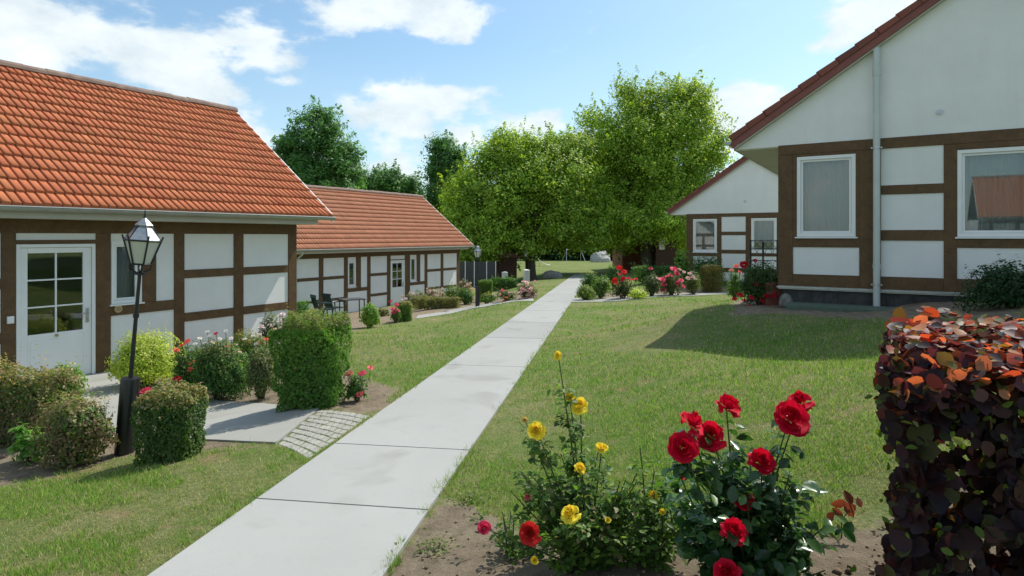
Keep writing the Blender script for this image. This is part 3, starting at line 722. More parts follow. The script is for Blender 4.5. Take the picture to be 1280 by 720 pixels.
# ------------------------------------------------------------------ foliage builders
def rvec(n, rg): v = rg.normal(size=(n, 3)); return v/np.linalg.norm(v, axis=1)[:, None]
SH = {'rhomb': (np.array([(0,0,0),(.33,.5,.08),(0,1,0),(-.33,.5,.08)]), np.array([(0,1,2,3)])),
      'round': (np.array([(0,0,0),(.30,.12,.05),(.46,.42,.11),(.34,.78,.06),(0,1.05,-.04),(-.34,.78,.06),(-.46,.42,.11),(-.30,.12,.05),(0,.45,-.02)]),
                np.array([(0,1,2,8),(8,2,3,4),(0,8,6,7),(8,4,5,6)])),
      'ovate': (np.array([(0,0,0),(.21,.2,.05),(.31,.45,.09),(.2,.78,.03),(0,1,-.08),(-.2,.78,.03),(-.31,.45,.09),(-.21,.2,.05),(0,.45,-.02)]),
                np.array([(0,1,2,8),(8,2,3,4),(0,8,6,7),(8,4,5,6)]))}
def leaves(name, P, Nrm, size, cols, mat, parent=None, shape='rhomb', loc=(0,0,0), rg=None, up=.0):
    """one leaf per point; Nrm roughly the facing of the leaf blade"""
    rg = rg or RNG; n = len(P); vs, fs = SH[shape]
    N = Nrm+rvec(n, rg)*.55; N /= np.linalg.norm(N, axis=1)[:, None]
    T = rvec(n, rg); T[:, 2] += up; T -= N*(T*N).sum(1)[:, None]; T /= np.linalg.norm(T, axis=1)[:, None]+1e-9
    S = np.cross(N, T); s = np.asarray(size)
    if s.ndim == 0: s = np.full(n, float(s))
    s = s*rg.uniform(.65, 1.3, n)
    V = P[:, None, :]+s[:, None, None]*(vs[None, :, 0:1]*S[:, None, :]+(vs[None, :, 1:2]-.3)*T[:, None, :]+vs[None, :, 2:3]*N[:, None, :])
    Fc = (fs[None]+(np.arange(n)*len(vs))[:, None, None]).reshape(-1, fs.shape[1])
    return np_mesh(name, V.reshape(-1, 3), Fc, mat, parent, col=np.repeat(cols, len(vs), 0), loc=loc, smooth=(shape != 'rhomb'))
PK = 1.0
def pick(pal, n, rg, P=None, patch=0):
    c = np.array([p[0] for p in pal]); w = np.array([p[1] for p in pal], float); w /= w.sum()
    r = rg.random(n)
    if P is not None and patch:
        nz = fbm(P[:,0]+P[:,1]*.7, P[:,2]+P[:,1]*.5, patch, 9, 2); r = np.clip(r*.45+(np.clip((nz-.25)*2, 0, .999))*.55, 0, .999)
    i = np.searchsorted(np.cumsum(w), r, side='right').clip(0, len(w)-1)
    return c[i]*rg.uniform(.75, 1.25, n)[:, None]*PK
GREEN = [((.06,.12,.024),3),((.10,.17,.034),3),((.15,.21,.055),2)]
DKGREEN = [((.035,.085,.02),3),((.06,.125,.03),3),((.10,.17,.045),2)]
LIME = [((.36,.40,.07),3),((.26,.33,.055),2),((.46,.46,.12),2)]
DRYTIP = [((.32,.23,.13),3),((.22,.16,.08),2),((.13,.17,.05),3)]
BROWNG = [((.08,.11,.035),3),((.18,.125,.075),3),((.08,.14,.03),3),((.27,.2,.13),1)]
LTREE = [((.19,.30,.044),3),((.26,.37,.056),3),((.13,.23,.036),2),((.40,.48,.10),1.3)]
DTREE = [((.075,.17,.05),3),((.11,.22,.06),3),((.15,.27,.075),1)]
def bushpts(kind, n, a, b, h, rg, rough=.10, depth=.35):
    """points and normals inside a bush of half width a, half depth b, height h (base at z = 0)"""
    if kind == 'box':
        ar = np.array([a*h, a*h, b*h, b*h, 2*a*b*1.2]); f = rg.choice(5, n, p=ar/ar.sum())
        u, v = rg.uniform(-1, 1, n), rg.uniform(-1, 1, n); q = 1-depth*rg.random(n)**1.8
        P = np.empty((n, 3)); N = np.zeros((n, 3))
        for k in range(5):
            m = f == k; uu, vv, qq = u[m], v[m], q[m]
            if k < 2: sg = 1 if k else -1; P[m] = np.stack([uu*a, sg*b*qq, (vv*.5+.5)*h], -1); N[m] = (0, sg, .25)
            elif k < 4: sg = 1 if k == 3 else -1; P[m] = np.stack([sg*a*qq, uu*b, (vv*.5+.5)*h], -1); N[m] = (sg, 0, .25)
            else: P[m] = np.stack([uu*a, vv*b, h*(1-(1-qq)*.5)], -1); N[m] = (0, 0, 1)
        # rounding
        rx = np.abs(P[:,0])/a; ry = np.abs(P[:,1])/b; rz = np.clip(P[:,2]/h, 0, 1)
        k = 1/np.maximum(1, (rx**4.5+ry**4.5+np.clip(rz*2-1, 0, 1)**4.5)**(1/4.5)); P[:,0] *= k; P[:,1] *= k; P[:,2] *= .3+.7*k
        P[:,0] *= 1-.16*(1-rz)**2; P[:,1] *= 1-.16*(1-rz)**2
    else:
        d = rvec(n, rg); d[:,2] = np.where(d[:,2] < -.55, -d[:,2], d[:,2]); q = 1-depth*rg.random(n)**1.5
        P = d*q[:,None]*np.array((a, b, h*.55))+np.array((0,0,h*.47)); N = d.copy(); N[:,2] += .2
        # several uneven lobes instead of one ball
        L = 7; la = rg.uniform(0, 2*PI, L); lr = rg.uniform(.25, .62, L); lz = rg.uniform(.16, .62, L); ls = rg.uniform(.38, .62, L); li = rg.integers(0, L+3, n); m = li < L; li = li.clip(0, L-1)
        dd = d.copy(); dd[:,2] = d[:,2]
        lp = np.stack([np.cos(la[li])*lr[li]*a, np.sin(la[li])*lr[li]*b, lz[li]*h], -1)+dd*q[:,None]*np.stack([a*ls[li], b*ls[li], h*ls[li]*.62], -1)
        P = np.where(m[:,None], lp, P)
        low_ = P[:,2] < h*.42; f_ = 1+np.clip(.42-P[:,2]/h, 0, .42)*.9; rr0 = np.hypot(P[:,0]/a, P[:,1]/b); f_ = np.where(rr0*f_ > 1.0, np.maximum(1.0/np.maximum(rr0, .01), 1)*(rr0 < 1)+(rr0 >= 1), f_)
        P[:,0] *= np.where(low_, f_, 1); P[:,1] *= np.where(low_, f_, 1)
        P[:,2] = np.clip(P[:,2], .01, None)
    nz = fbm(P[:,0]*1.0+P[:,2]*.6+7, P[:,1]+P[:,2]*.9+3, 3.2/max(a, .2)**.5, int(rg.integers(99)), 3)-.5
    c = P-np.array((0,0,h*.4)); nf = fbm(P[:,0]+P[:,2]*.8+3, P[:,1]-P[:,2]*.7, 9/max(a, .2)**.5, int(rg.integers(99)), 2)-.5
    P = P+c*(nz*rough*3.2+nf*(.10+rough*.8))[:,None]
    return P, N
def stems(parent, h, a, n, rg, mat='twig', r=.006, b=None):
    m = MB(); b = b or a
    for k in range(n):
        t = rg.uniform(0, 2*PI); q = rg.random()**.5; tip = (math.cos(t)*a*q*.85, math.sin(t)*b*q*.85, h*rg.uniform(.6,.92))
        m.tube([(tip[0]*.15, tip[1]*.15, -.03), (tip[0]*.6, tip[1]*.6, tip[2]*.5), tip], [r*1.6, r*1.1, r*.5], 5, False)
    return m.build('stem', M[mat], parent)
def bloom_mesh(R, seed, rings=((3,.22,1.0),(3,.38,1.02),(4,.56,.95),(5,.78,.78),(6,1.0,.45)), res=6, ruffle=.05):
    rg = np.random.default_rng(seed); V = []; Fs = []; b = 0
    for cnt, rk, hk in rings:
        ph = rg.uniform(0, 6.28)
        for i in range(cnt):
            a = ph+2*PI*i/cnt+rg.normal(0, .12); w = PI/cnt*1.35; tilt = rg.normal(0, .13); wv = rg.uniform(0, 6.28); wf = rg.uniform(2.2, 4.2); wa = rg.uniform(.05, .12); rk *= rg.uniform(.9, 1.1)
            for v in range(res+1):
                for u in range(-res//2, res//2+1):
                    uu = u/(res/2); vv = v/res
                    prof = math.sin(min(1, vv*1.15)*PI/2)
                    rad = R*rk*(.25+.75*prof)+R*.12*(vv**4)*rk*(1-uu*uu*.4)
                    z = R*(.95*hk*vv**1.1)-R*.18*rk*(vv**5)*(1+.6*abs(uu))+R*tilt*vv
                    z += R*wa*math.sin(uu*wf*1.6+wv)*vv**2.5; rad += R*wa*.8*math.cos(uu*wf*2+wv)*vv**2.5
                    if abs(uu) == 1: rad *= .95; z -= R*.06*vv
                    an = a+uu*w*(.45+.55*math.sin(min(1, vv*1.2)*PI/2))
                    nz = rg.normal(0, ruffle*R*.35)*vv
                    V.append(((rad+nz)*math.cos(an), (rad+nz)*math.sin(an), z+rg.normal(0, ruffle*R*.25)*vv))
            m = res//2*2+1
            for v in range(res):
                for u in range(m-1): Fs.append((b+v*m+u, b+v*m+u+1, b+(v+1)*m+u+1, b+(v+1)*m+u))
            b += (res+1)*m
    return np.array(V), np.array(Fs)
_bm = {}
def bloom(parent, loc, R, color, seed, name='flower', face=(0,-.5,.85), low=False):
    key = (low, seed % 4)
    if key not in _bm:
        _bm[key] = bloom_mesh(1.0, seed, ((4,.45,.8),(6,1.0,.45)), 2, .15) if low else bloom_mesh(1.0, seed)
    V, Fs = _bm[key]; k = np.clip(np.linalg.norm(V[:, :2], axis=1), 0, 1)
    rg = np.random.default_rng(seed+70)
    col = np.array(color)[None]*(.82+.3*rg.random((len(V), 1)))
    o = np_mesh(name, V*R*rg.uniform(.92,1.08), Fs, M['petal'], parent, col=col, smooth=True)
    d = Vector(face); d += Vector(rg.normal(0, .25, 3)); o.location = loc
    o.rotation_euler = d.to_track_quat('Z', 'Y').to_euler()
    return o
RED = (.66,.008,.04); PINK = (.75,.08,.17); PALE = (.78,.52,.48); YEL = (.90,.76,.06); WHITE = (.78,.76,.68); CORAL = (.78,.14,.09)
def shrub(name, label, cat, x0, x1, top, base, kind='round', n=4000, leaf=.03, pal=GREEN, tip=None, Y=None, depth=.8, rough=.10, blooms=(), mat='leaf', group=None,
          br=None, stemn=8, patch=2.0, shape='rhomb', inner=.35, low=True, tipz=.8):
    px = (x0+x1)/2
    if Y is None: X, Y, z = gp(px, base)
    else: X = (px-640)/F*Y; z = float(tz(X, Y))
    a = (x1-x0)/2*Y/F; Y0 = Y+a*depth*.7; X = (px-640)/F*Y0; a = (x1-x0)/2*Y0/F
    z = min(z, float(tz(X, Y0)))
    h = (HZ-top)*Y0/F-z; b = a*depth
    rg = np.random.default_rng(abs(hash((int(x0), int(x1), int(top)))) % 100000)
    root = empty(name, (X, Y0, z)); tag(root, label, cat, group)
    P, N = bushpts(kind, n, a, b, h, rg, rough)
    c = pick(pal, n, rg, P, patch)
    if tip:
        m = (P[:,2] > h*tipz) & (rg.random(n) < .7); c[m] = pick(tip, int(m.sum()), rg)
    ns = int(16+n/170); si = rg.integers(0, n, ns); si = si[P[si,2] > h*.45]; SP = []; SN = []
    for q_ in si:
        dr_ = P[q_]-np.array((0,0,h*.35)); dr_ = dr_/(np.linalg.norm(dr_)+1e-6)+np.array((0,0,.5))+rg.normal(0,.25,3); L_ = rg.uniform(.05,.20)*max(a,.15)*(1.5 if rough > .12 else .8)
        for t_ in np.linspace(.1, 1, 7): SP.append(P[q_]+dr_*L_*t_+rg.normal(0, leaf*.25, 3)); SN.append(dr_)
    if SP:
        P = np.concatenate([P, np.array(SP)]); N = np.concatenate([N, np.array(SN)]); c = np.concatenate([c, pick(tip or pal, len(SP), rg)*1.1]); n = len(P)
    P2, N2 = bushpts(kind, int(n*inner), a*.78, b*.78, h*.86, rg, rough, .9)
    c2 = pick(pal, len(P2), rg)
    leaves('foliage', np.concatenate([P, P2]), np.concatenate([N, N2]), np.concatenate([np.full(n, leaf), np.full(len(P2), leaf*1.5)]), np.concatenate([c, c2]), M[mat], root, shape, rg=rg)
    if stemn: stems(root, h*.9, a, stemn, rg, r=max(.004, .0035*Y0/5), b=b)
    for i, bl in enumerate(blooms):
        bx, by, rp, cl = bl[:4]; Yb = Y0-b*(bl[4] if len(bl) > 4 else .85)
        loc = ((bx-640)/F*Yb-X, Yb-Y0, (HZ-by)*Yb/F-z)
        bloom(root, loc, rp*Yb/F*(.85 if rp < 7 else 1), cl, 11*i+int(bx), low=(rp*Yb/F < .0) or rp < 7)
        m = MB(); m.tube([(loc[0]*.85, loc[1]*.6, max(0, loc[2]*.6)), (loc[0], loc[1]+.002, loc[2])], .0025*Yb/5, 5, False)
        if rp >= 3: m.build('flower_stalk', M['stem'], root)
    return root

PK = 1.3
# ---- left beds
shrub('hedge', 'long brownish green hedge at the left edge in front of the door', 'hedge', -60, 98, 458, 585, 'box', 12000, .028, BROWNG, DRYTIP, Y=6.0, depth=.35, rough=.14, stemn=26, inner=.5)
shrub('shrub', 'rounded clipped shrub with browned leaves just left of the leaning lamp', 'shrub', 46, 138, 490, 588, 'round', 9000, .026, BROWNG, DRYTIP, depth=.85, rough=.13, stemn=14)
shrub('shrub', 'bright green fresh shoots beside the door at the end of the brown hedge', 'shrub', 62, 104, 452, 530, 'round', 1600, .045, [((.12,.2,.04),3),((.16,.26,.06),2)], None, Y=6.6, rough=.2)
shrub('plant', 'light green leafy weed at the foot of the brown hedge', 'plant', 22, 52, 540, 585, 'round', 160, .07, [((.10,.2,.04),3),((.14,.26,.06),2)], None, Y=5.4, rough=.3, stemn=5)
shrub('shrub', 'dark green clipped box shrub just right of the leaning lamp', 'shrub', 178, 250, 485, 578, 'box', 9500, .024, [((.07,.12,.028),3),((.05,.095,.022),3),((.13,.17,.05),1)], DRYTIP, depth=.8, rough=.12, stemn=10)
shrub('rose_bush', 'small rose with one pink bloom between the lamp and the clipped box', 'rose bush', 164, 188, 500, 570, 'round', 350, .03, [((.08,.12,.03),2),((.16,.2,.1),2)], None, Y=5.75, blooms=((183,492,8,PINK),), rough=.2, stemn=4)
shrub('shrub', 'feathery yellow-green shrub against the nearest cottage', 'shrub', 142, 224, 415, 487, 'round', 11000, .03, LIME, [((.34,.34,.10),2),((.26,.29,.06),2)], depth=.8, rough=.17, stemn=14)
shrub('rose_bush', 'rose bush with dark red and coral blooms beside the yellow-green shrub', 'rose bush', 212, 262, 432, 497, 'round', 2200, .032, DKGREEN, None, blooms=((222,474,5,RED),(238,455,3,RED),(257,468,3.5,(.8,.02,.1)),(252,485,5,RED),(228,432,4.5,CORAL),(234,427,4,CORAL),(221,438,4,CORAL),(243,452,3.5,CORAL),(238,462,4,(.6,.1,.08))), rough=.2)
shrub('shrub', 'broad green shrub dotted with tiny white flowers', 'shrub', 236, 312, 424, 505, 'round', 9500, .03, DKGREEN, [((.12,.16,.05),3),((.2,.15,.07),1)], blooms=((250,423,3,WHITE),(262,420,3,WHITE),(270,417,3,RED),(282,414,3,WHITE),(256,429,3,WHITE),(296,431,2.5,WHITE),(244,430,3,WHITE),(266,428,3,(.7,.6,.4)),(275,424,3,WHITE),(289,423,3,WHITE),(300,440,2.5,(.7,.5,.4)),(259,415,3,WHITE),(285,433,2.4,CORAL)), rough=.13, stemn=12)
shrub('shrub', 'loose shrub with thin stems left of the square hedge', 'shrub', 305, 348, 432, 502, 'round', 3800, .026, [((.06,.10,.025),3),((.12,.15,.06),2),((.3,.26,.18),1)], None, rough=.22, stemn=20)
shrub('shrub', 'small clipped topiary between the house wall and the flowering shrub', 'shrub', 289, 323, 410, 445, 'round', 2500, .026, GREEN, DRYTIP, Y=9.6, rough=.05)
shrub('shrub', 'low leafy green filler shrub between the coral rose and the flowering shrub', 'shrub', 218, 262, 446, 498, 'round', 3000, .03, GREEN, None, Y=7.9, rough=.2)
shrub('rose_bush', 'rose bush with cream and coral blooms between the topiary and the square hedge', 'rose bush', 300, 345, 418, 480, 'round', 3600, .03, GREEN, DRYTIP, Y=8.4, blooms=((306,424,3,WHITE),(316,420,3,WHITE),(325,418,3,(.75,.6,.5)),(333,424,3,CORAL),(320,430,3,WHITE)), rough=.2)
shrub('shrub', 'olive filler shrub against the wall behind the low olive row', 'shrub', 530, 556, 372, 396, 'round', 1500, .05, GREEN, DRYTIP, Y=24.2, rough=.25)
shrub('shrub', 'small tufty plant between the young yellow-green shrub and the hot pink rose', 'shrub', 470, 488, 386, 406, 'round', 700, .05, BROWNG, None, Y=22.2, rough=.25)
wb = [(332+RNG.uniform(-7,22), 398+RNG.uniform(-6,34), RNG.uniform(2,4.2), (.74,.66,.6)) for _ in range(16)]+[(341,413,5,(.75,.55,.5)),(350,402,4,WHITE),(340,426,4.5,(.6,.15,.1))]
shrub('rose_bush', 'tall rose covered in whitish blooms at the corner of the nearest cottage', 'rose bush', 322, 362, 394, 470, 'round', 3600, .03, [((.10,.12,.06),3),((.06,.08,.03),3),((.3,.27,.22),1)], None, Y=9.0, blooms=wb, rough=.22)
shrub('hedge', 'square clipped green hedge block beside the door path', 'hedge', 347, 432, 397, 512, 'box', 19000, .027, [((.055,.13,.02),3),((.09,.18,.028),3),((.13,.2,.045),1)], [((.15,.14,.05),3),((.12,.15,.04),3)], depth=.75, rough=.15, stemn=12, patch=1.2, tipz=.9)
shrub('shrub', 'low clipped shrub with olive top behind the square hedge block', 'shrub', 361, 405, 388, 420, 'round', 2600, .035, [((.10,.13,.04),3),((.07,.10,.03),2)], DRYTIP, Y=11.5, rough=.07)
shrub('shrub', 'small bright green bush at the corner between the two left cottages', 'shrub', 368, 390, 375, 410, 'round', 1200, .05, [((.07,.16,.03),3),((.10,.2,.04),1)], None, Y=14.5, rough=.15)
shrub('rose_bush', 'small rose with three pink blooms at the lawn edge', 'rose bush', 430, 463, 466, 502, 'round', 420, .035, [((.05,.11,.025),3),((.09,.15,.04),2)], None, blooms=((453,467,5,PINK),(463,460,4,(.8,.2,.2)),(450,493,5.5,(.8,.16,.18)),(438,467,5,(.5,.22,.14)),(434,468,4,(.5,.2,.12))), rough=.25)
shrub('shrub', 'young yellow-green shrub on the edge of the lawn by the garden table', 'shrub', 449, 475, 379, 410, 'round', 2600, .05, [((.17,.27,.04),3),((.11,.2,.03),2)], None, depth=.8, rough=.22)
shrub('rose_bush', 'rose bush with a cluster of hot pink blooms under the further cottage door', 'rose bush', 487, 502, 382, 404, 'round', 700, .045, GREEN, None, blooms=((491,386,3,PINK),(496,381,3,PINK),(493,390,3,(.8,.05,.2)),(498,388,2.6,PINK),(488,377,2.4,RED)), rough=.2)
shrub('shrub', 'dark clipped shrub beside the hot pink rose', 'shrub', 497, 515, 377, 402, 'box', 1800, .045, GREEN, DRYTIP, rough=.06)
pb = [(RNG.uniform(532,555), RNG.uniform(361,378), RNG.uniform(1.6,3), (.72,.55,.5)) for _ in range(20)]
shrub('hydrangea', 'pale pink flowering bush against the further cottage', 'flowering bush', 530, 557, 360, 392, 'round', 1500, .05, [((.12,.14,.06),3),((.3,.25,.2),2)], None, Y=25.4, blooms=pb, rough=.15)
shrub('shrub', 'grey-green lavender bush beside the pale pink bush', 'shrub', 514, 535, 364, 398, 'round', 1700, .05, [((.10,.13,.06),3),((.2,.17,.14),2)], None, Y=23.6, rough=.15)
shrub('hedge', 'low row of olive and tan shrubs along the further cottage', 'hedge', 520, 576, 372, 400, 'box', 4600, .05, [((.13,.13,.045),3),((.17,.15,.06),2),((.09,.11,.03),2)], None, Y=22.2, depth=.4, rough=.3)
shrub('shrub', 'leafy dark green bush left of the second lamp', 'shrub', 570, 594, 360, 388, 'round', 2200, .05, DKGREEN, None, Y=23.5, rough=.15)
shrub('hydrangea', 'faded pink flowering bush at the corner of the further cottage', 'flowering bush', 572, 592, 350, 372, 'round', 900, .06, [((.10,.11,.05),3),((.3,.22,.17),2)], None, Y=27.5, blooms=[(576+i*3, 353+(i*7) % 9, 2.2, (.6,.42,.34)) for i in range(6)], rough=.15)
shrub('hedge', 'square green hedge right behind the second lamp', 'hedge', 597, 616, 350, 384, 'box', 2600, .055, [((.08,.14,.025),3),((.06,.11,.02),2)], None, Y=25, rough=.07)
shrub('shrub', 'low dark bush behind the slatted bollards', 'shrub', 612, 650, 347, 362, 'box', 2200, .07, DKGREEN, None, Y=33, rough=.2, depth=.4)
shrub('rose_bush', 'small rose with coral and pink blooms beside the side path', 'rose bush', 619, 648, 362, 380, 'round', 1100, .05, [((.10,.12,.04),3),((.16,.14,.09),2)], None, Y=21.8, blooms=[(628,363,2.6,PINK),(633,372,2.4,CORAL),(630,376,2.2,CORAL),(637,366,2.4,PALE),(625,368,2,PALE)], rough=.2)
hb = [(RNG.uniform(647,670), RNG.uniform(351,376), RNG.uniform(2,3.6), PALE) for _ in range(24)]
shrub('hydrangea', 'hydrangea heavy with pale pink heads where the side path meets the main path', 'flowering bush', 645, 672, 353, 378, 'round', 1300, .055, [((.09,.11,.04),3),((.2,.16,.1),2)], None, Y=21.5, blooms=hb, rough=.15)
shrub('shrub', 'tall loose green shrub against the right end of the further cottage', 'shrub', 553, 576, 356, 388, 'round', 1900, .05, GREEN, None, Y=26.5, rough=.2)
shrub('shrub', 'small mixed green shrub left of the side path start', 'shrub', 597, 622, 366, 384, 'round', 1200, .05, GREEN, DRYTIP, Y=22.6, rough=.2)
pf = [(RNG.uniform(503,522), RNG.uniform(366,382), RNG.uniform(1.6,2.8), (.74,.62,.58)) for _ in range(12)]
shrub('hydrangea', 'cream flowering bush just right of the further cottage door', 'flowering bush', 505, 522, 366, 394, 'round', 1100, .05, [((.12,.15,.06),3),((.2,.2,.12),2)], None, Y=24.8, blooms=pf, rough=.2)
shrub('shrub', 'low dark shrub in front of the two plastic chairs', 'shrub', 384, 402, 385, 410, 'round', 1200, .045, GREEN, DRYTIP, Y=17.5, rough=.2)
# ---- right border
shrub('shrub', 'low yellow-green bush at the start of the right border', 'shrub', 719, 745, 357, 376, 'round', 1600, .05, [((.12,.17,.035),3),((.16,.2,.05),2)], None, rough=.2)
shrub('shrub', 'dark bush with yellow flecks at the far path end', 'shrub', 724, 748, 338, 366, 'round', 1800, .055, DKGREEN, [((.3,.3,.03),2),((.05,.08,.02),3)], Y=24.5, rough=.2)
shrub('shrub', 'round mid green bush in the right border', 'shrub', 738, 764, 346, 375, 'round', 2400, .05, GREEN, None, Y=21.3, rough=.18)
shrub('rose_bush', 'upright rose bush with scarlet blooms in the right border', 'rose bush', 764, 793, 345, 374, 'round', 1900, .045, [((.045,.07,.02),3),((.08,.09,.04),2)], None, blooms=[(774,335,4,(.75,.02,.02)),(780,340,4,(.75,.02,.02)),(774,343,3,RED),(768,351,4.4,(.7,.03,.02)),(779,349,3.4,RED),(785,348,3,RED),(790,350,3,RED),(795,349,3,RED),(770,355,3,CORAL)], rough=.18)
shrub('shrub', 'tall dark shrub behind the scarlet rose', 'shrub', 758, 776, 330, 352, 'round', 1500, .06, DKGREEN, None, Y=26, rough=.2)
shrub('rose_bush', 'rose bush with one crimson bloom left of the bright pink rose', 'rose bush', 802, 826, 342, 371, 'round', 2000, .045, [((.06,.09,.03),3),((.12,.13,.06),2)], None, blooms=((813,336,3.4,(.4,.01,.04)),), rough=.15)
shrub('rose_bush', 'wide rose bush covered in bright pink blooms in the right border', 'rose bush', 822, 857, 340, 370, 'round', 2400, .045, [((.06,.09,.03),3),((.12,.12,.06),2)], None,
      blooms=[(842,337,5,PINK),(846,342,4,PINK),(828,350,5,PINK),(830,356,4,PINK),(829,363,4.4,PINK),(838,345,4,PINK),(851,351,3.6,PINK),(854,358,3.6,PINK),(847,354,3.4,PINK),(849,337,3,PALE),(834,346,3,PINK),(822,348,3,PALE)], rough=.15)
shrub('rose_bush', 'rose bush with faded cream blooms beside the clipped brown shrub', 'rose bush', 856, 877, 340, 369, 'round', 1500, .045, [((.08,.11,.03),3),((.16,.18,.07),2)], None, blooms=[(862,342,2.6,PALE),(866,346,3,PALE),(860,348,3,PALE),(869,349,2.6,(.7,.6,.5)),(855,340,2.6,PALE)], rough=.2)
shrub('shrub', 'clipped square shrub with brown-gold leaves in the right border', 'shrub', 876, 902, 331, 366, 'box', 3600, .04, [((.13,.10,.03),3),((.10,.11,.025),3),((.2,.14,.06),1)], None, rough=.07)
shrub('shrub', 'low lime ground shrub under the pink roses', 'shrub', 784, 812, 362, 374, 'round', 1100, .045, LIME, None, rough=.2)
shrub('hedge', 'dark low hedge behind the rose border', 'hedge', 790, 858, 333, 356, 'box', 4200, .06, DKGREEN, None, Y=25.5, depth=.3, rough=.15)
shrub('shrub', 'large-leaved bright green shrub beside the small gable', 'shrub', 842, 862, 312, 336, 'round', 420, .14, [((.13,.24,.05),3),((.09,.18,.04),2)], None, Y=25, rough=.2)
shrub('shrub', 'dark broad-leaved shrub under the window of the small gable', 'shrub', 858, 905, 318, 350, 'round', 2600, .075, DKGREEN, None, Y=24, rough=.2)
shrub('rose_bush', 'rose bush with salmon blooms beside the brick pier', 'rose bush', 908, 928, 338, 362, 'round', 1300, .045, GREEN, None, Y=18, blooms=((920,333,4,CORAL),(914,338,3,(.7,.3,.2)),(925,340,3,CORAL)), rough=.2)
shrub('rose_bush', 'climbing rose with deep red blooms at the corner of the near gable', 'rose bush', 922, 976, 328, 392, 'round', 6000, .038, [((.03,.06,.018),3),((.05,.10,.022),3),((.10,.09,.06),1)], None, Y=11.0, depth=.7,
      blooms=[(930,331,5,(.45,.005,.015)),(945,356,5,RED),(918,374,4,RED),(925,369,4,RED),(930,376,4,RED),(940,372,3.4,RED),(936,385,5.5,(.45,.005,.02)),(957,371,4.4,RED),(966,369,4,RED),(952,375,3.6,RED),(944,326,3,(.4,.01,.02))], rough=.22, stemn=16)
shrub('shrub', 'dark evergreen shrub with upright shoots under the big window', 'shrub', 1212, 1310, 330, 400, 'round', 6500, .045, [((.02,.05,.018),3),((.035,.075,.025),2)], None, Y=8.1, rough=.28, stemn=22, depth=.6)

PK = 1.0
# ---- near roses
def near_rose(name, label, base, Yb, blooms, nst, leafpal, spread, hgt, nleaf, ls, seed, mat='leafgloss'):
    X = (base[0]-640)/F*Yb; z = float(tz(X, Yb)); root = empty(name, (X, Yb, z)); tag(root, label, 'rose bush'); rg = np.random.default_rng(seed)
    st = MB(); LP = []; LN = []; curves = []
    ends = []
    for (bx, by, rp, cl, dy) in blooms:
        Y = Yb+dy; ends.append((((bx-640)/F*Y-X, dy, (HZ-by)*Y/F-z), rp*Y/F, cl))
    for (p, r, c) in ends: curves.append((Vector(p), True))
    for k in range(nst):
        t_ = rg.uniform(0, 2*PI); q = rg.random()**.5*spread; curves.append((Vector((math.cos(t_)*q, math.sin(t_)*q*.8, hgt*rg.uniform(.35,1)*(1-.35*(q/spread)**2))), False))
    for p, isb in curves:
        s0 = Vector((rg.normal(0,.035), rg.normal(0,.035), -.03)); mid = s0.lerp(p, .5)+Vector((p.x*.06+rg.normal(0,.02), rg.normal(0,.02), p.z*.06))
        pts = [s0*(1-t)**2+mid*2*t*(1-t)+p*t*t for t in np.linspace(0, 1, 9)]
        st.tube(pts, list(np.linspace(.006, .0026, 9)), 6, False)
        L = p.length; nl = max(3, int(nleaf*L))
        for j in range(nl):
            t = rg.uniform(.12, .93) if isb else rg.uniform(.1, 1); q = s0*(1-t)**2+mid*2*t*(1-t)+p*t*t
            a = rg.uniform(0, 2*PI); d = Vector((math.cos(a), math.sin(a), rg.uniform(-.2,.5))).normalized(); ln = rg.uniform(.05,.10)
            st.tube([q, q+d*ln], .0012, 4, False)
            for s_, o_ in ((1.0, 0), (.62, 1), (.62, -1), (.3, 1), (.3, -1)):
                side = d.cross(Vector((0,0,1))).normalized()*o_*ls*.75; LP.append(tuple(q+d*ln*s_+side)); LN.append((d.x*.4, d.y*.4, .9))
    st.build('stem', M['stem'], root)
    LP = np.array(LP); LN = np.array(LN); n = len(LP)
    leaves('foliage', LP, LN, np.full(n, ls), pick(leafpal, n, rg), M[mat], root, 'ovate', rg=rg)
    for i, (p, r, c) in enumerate(ends):
        if c is None: continue
        o = bloom(root, p, r*.82, c, seed*3+i, face=(rg.normal(0,.3), -.75, .65))
    return root
near_rose('rose_bush', 'glossy rose bush with big deep red blooms in the front bed', (935,0), 2.62,
   [(908,510,19,RED,-.05),(862,530,19,RED,-.1),(890,545,17,RED,-.04),(853,560,19,RED,-.16),(951,578,20,RED,-.12),(1001,503,17,RED,.08),(986,523,21,RED,-.02),(929,626,15,RED,-.1),(916,665,20,RED,-.28),(908,714,19,RED,-.34),(849,592,8,RED,-.05)],
   42, [((.035,.09,.03),3),((.05,.12,.036),3),((.09,.18,.045),1)], .34, .64, 24, .06, 5)
near_rose('rose_bush', 'straggly rose bush with yellow blooms beside the main path', (735,0), 3.05,
   [(671,537,13,YEL,-.08),(726,509,11,YEL,0),(752,561,9,YEL,-.1),(724,586,9,YEL,-.2),(714,643,14,YEL,-.42),(698,445,6,YEL,.0),(712,497,7,(.75,.6,.05),.03),(656,525,5,(.75,.6,.2),0),(816,619,7,YEL,-.1),(663,666,13,(.58,.03,.025),-.4),(605,660,9,(.7,.06,.15),-.1),(660,622,6,(.75,.2,.2),-.1),(760,650,4,YEL,-.3),(668,700,5,YEL,-.3)],
   60, [((.05,.11,.022),3),((.09,.17,.03),3),((.16,.25,.05),2),((.2,.19,.08),1)], .40, .62, 26, .038, 8, 'leaf')
near_rose('rose_bush', 'low spreading leafy shoots at the foot of the yellow rose', (640,0), 3.25, [(628,640,3,None,0)], 10, [((.06,.12,.02),3),((.10,.17,.03),2)], .28, .25, 20, .034, 12, 'leaf')
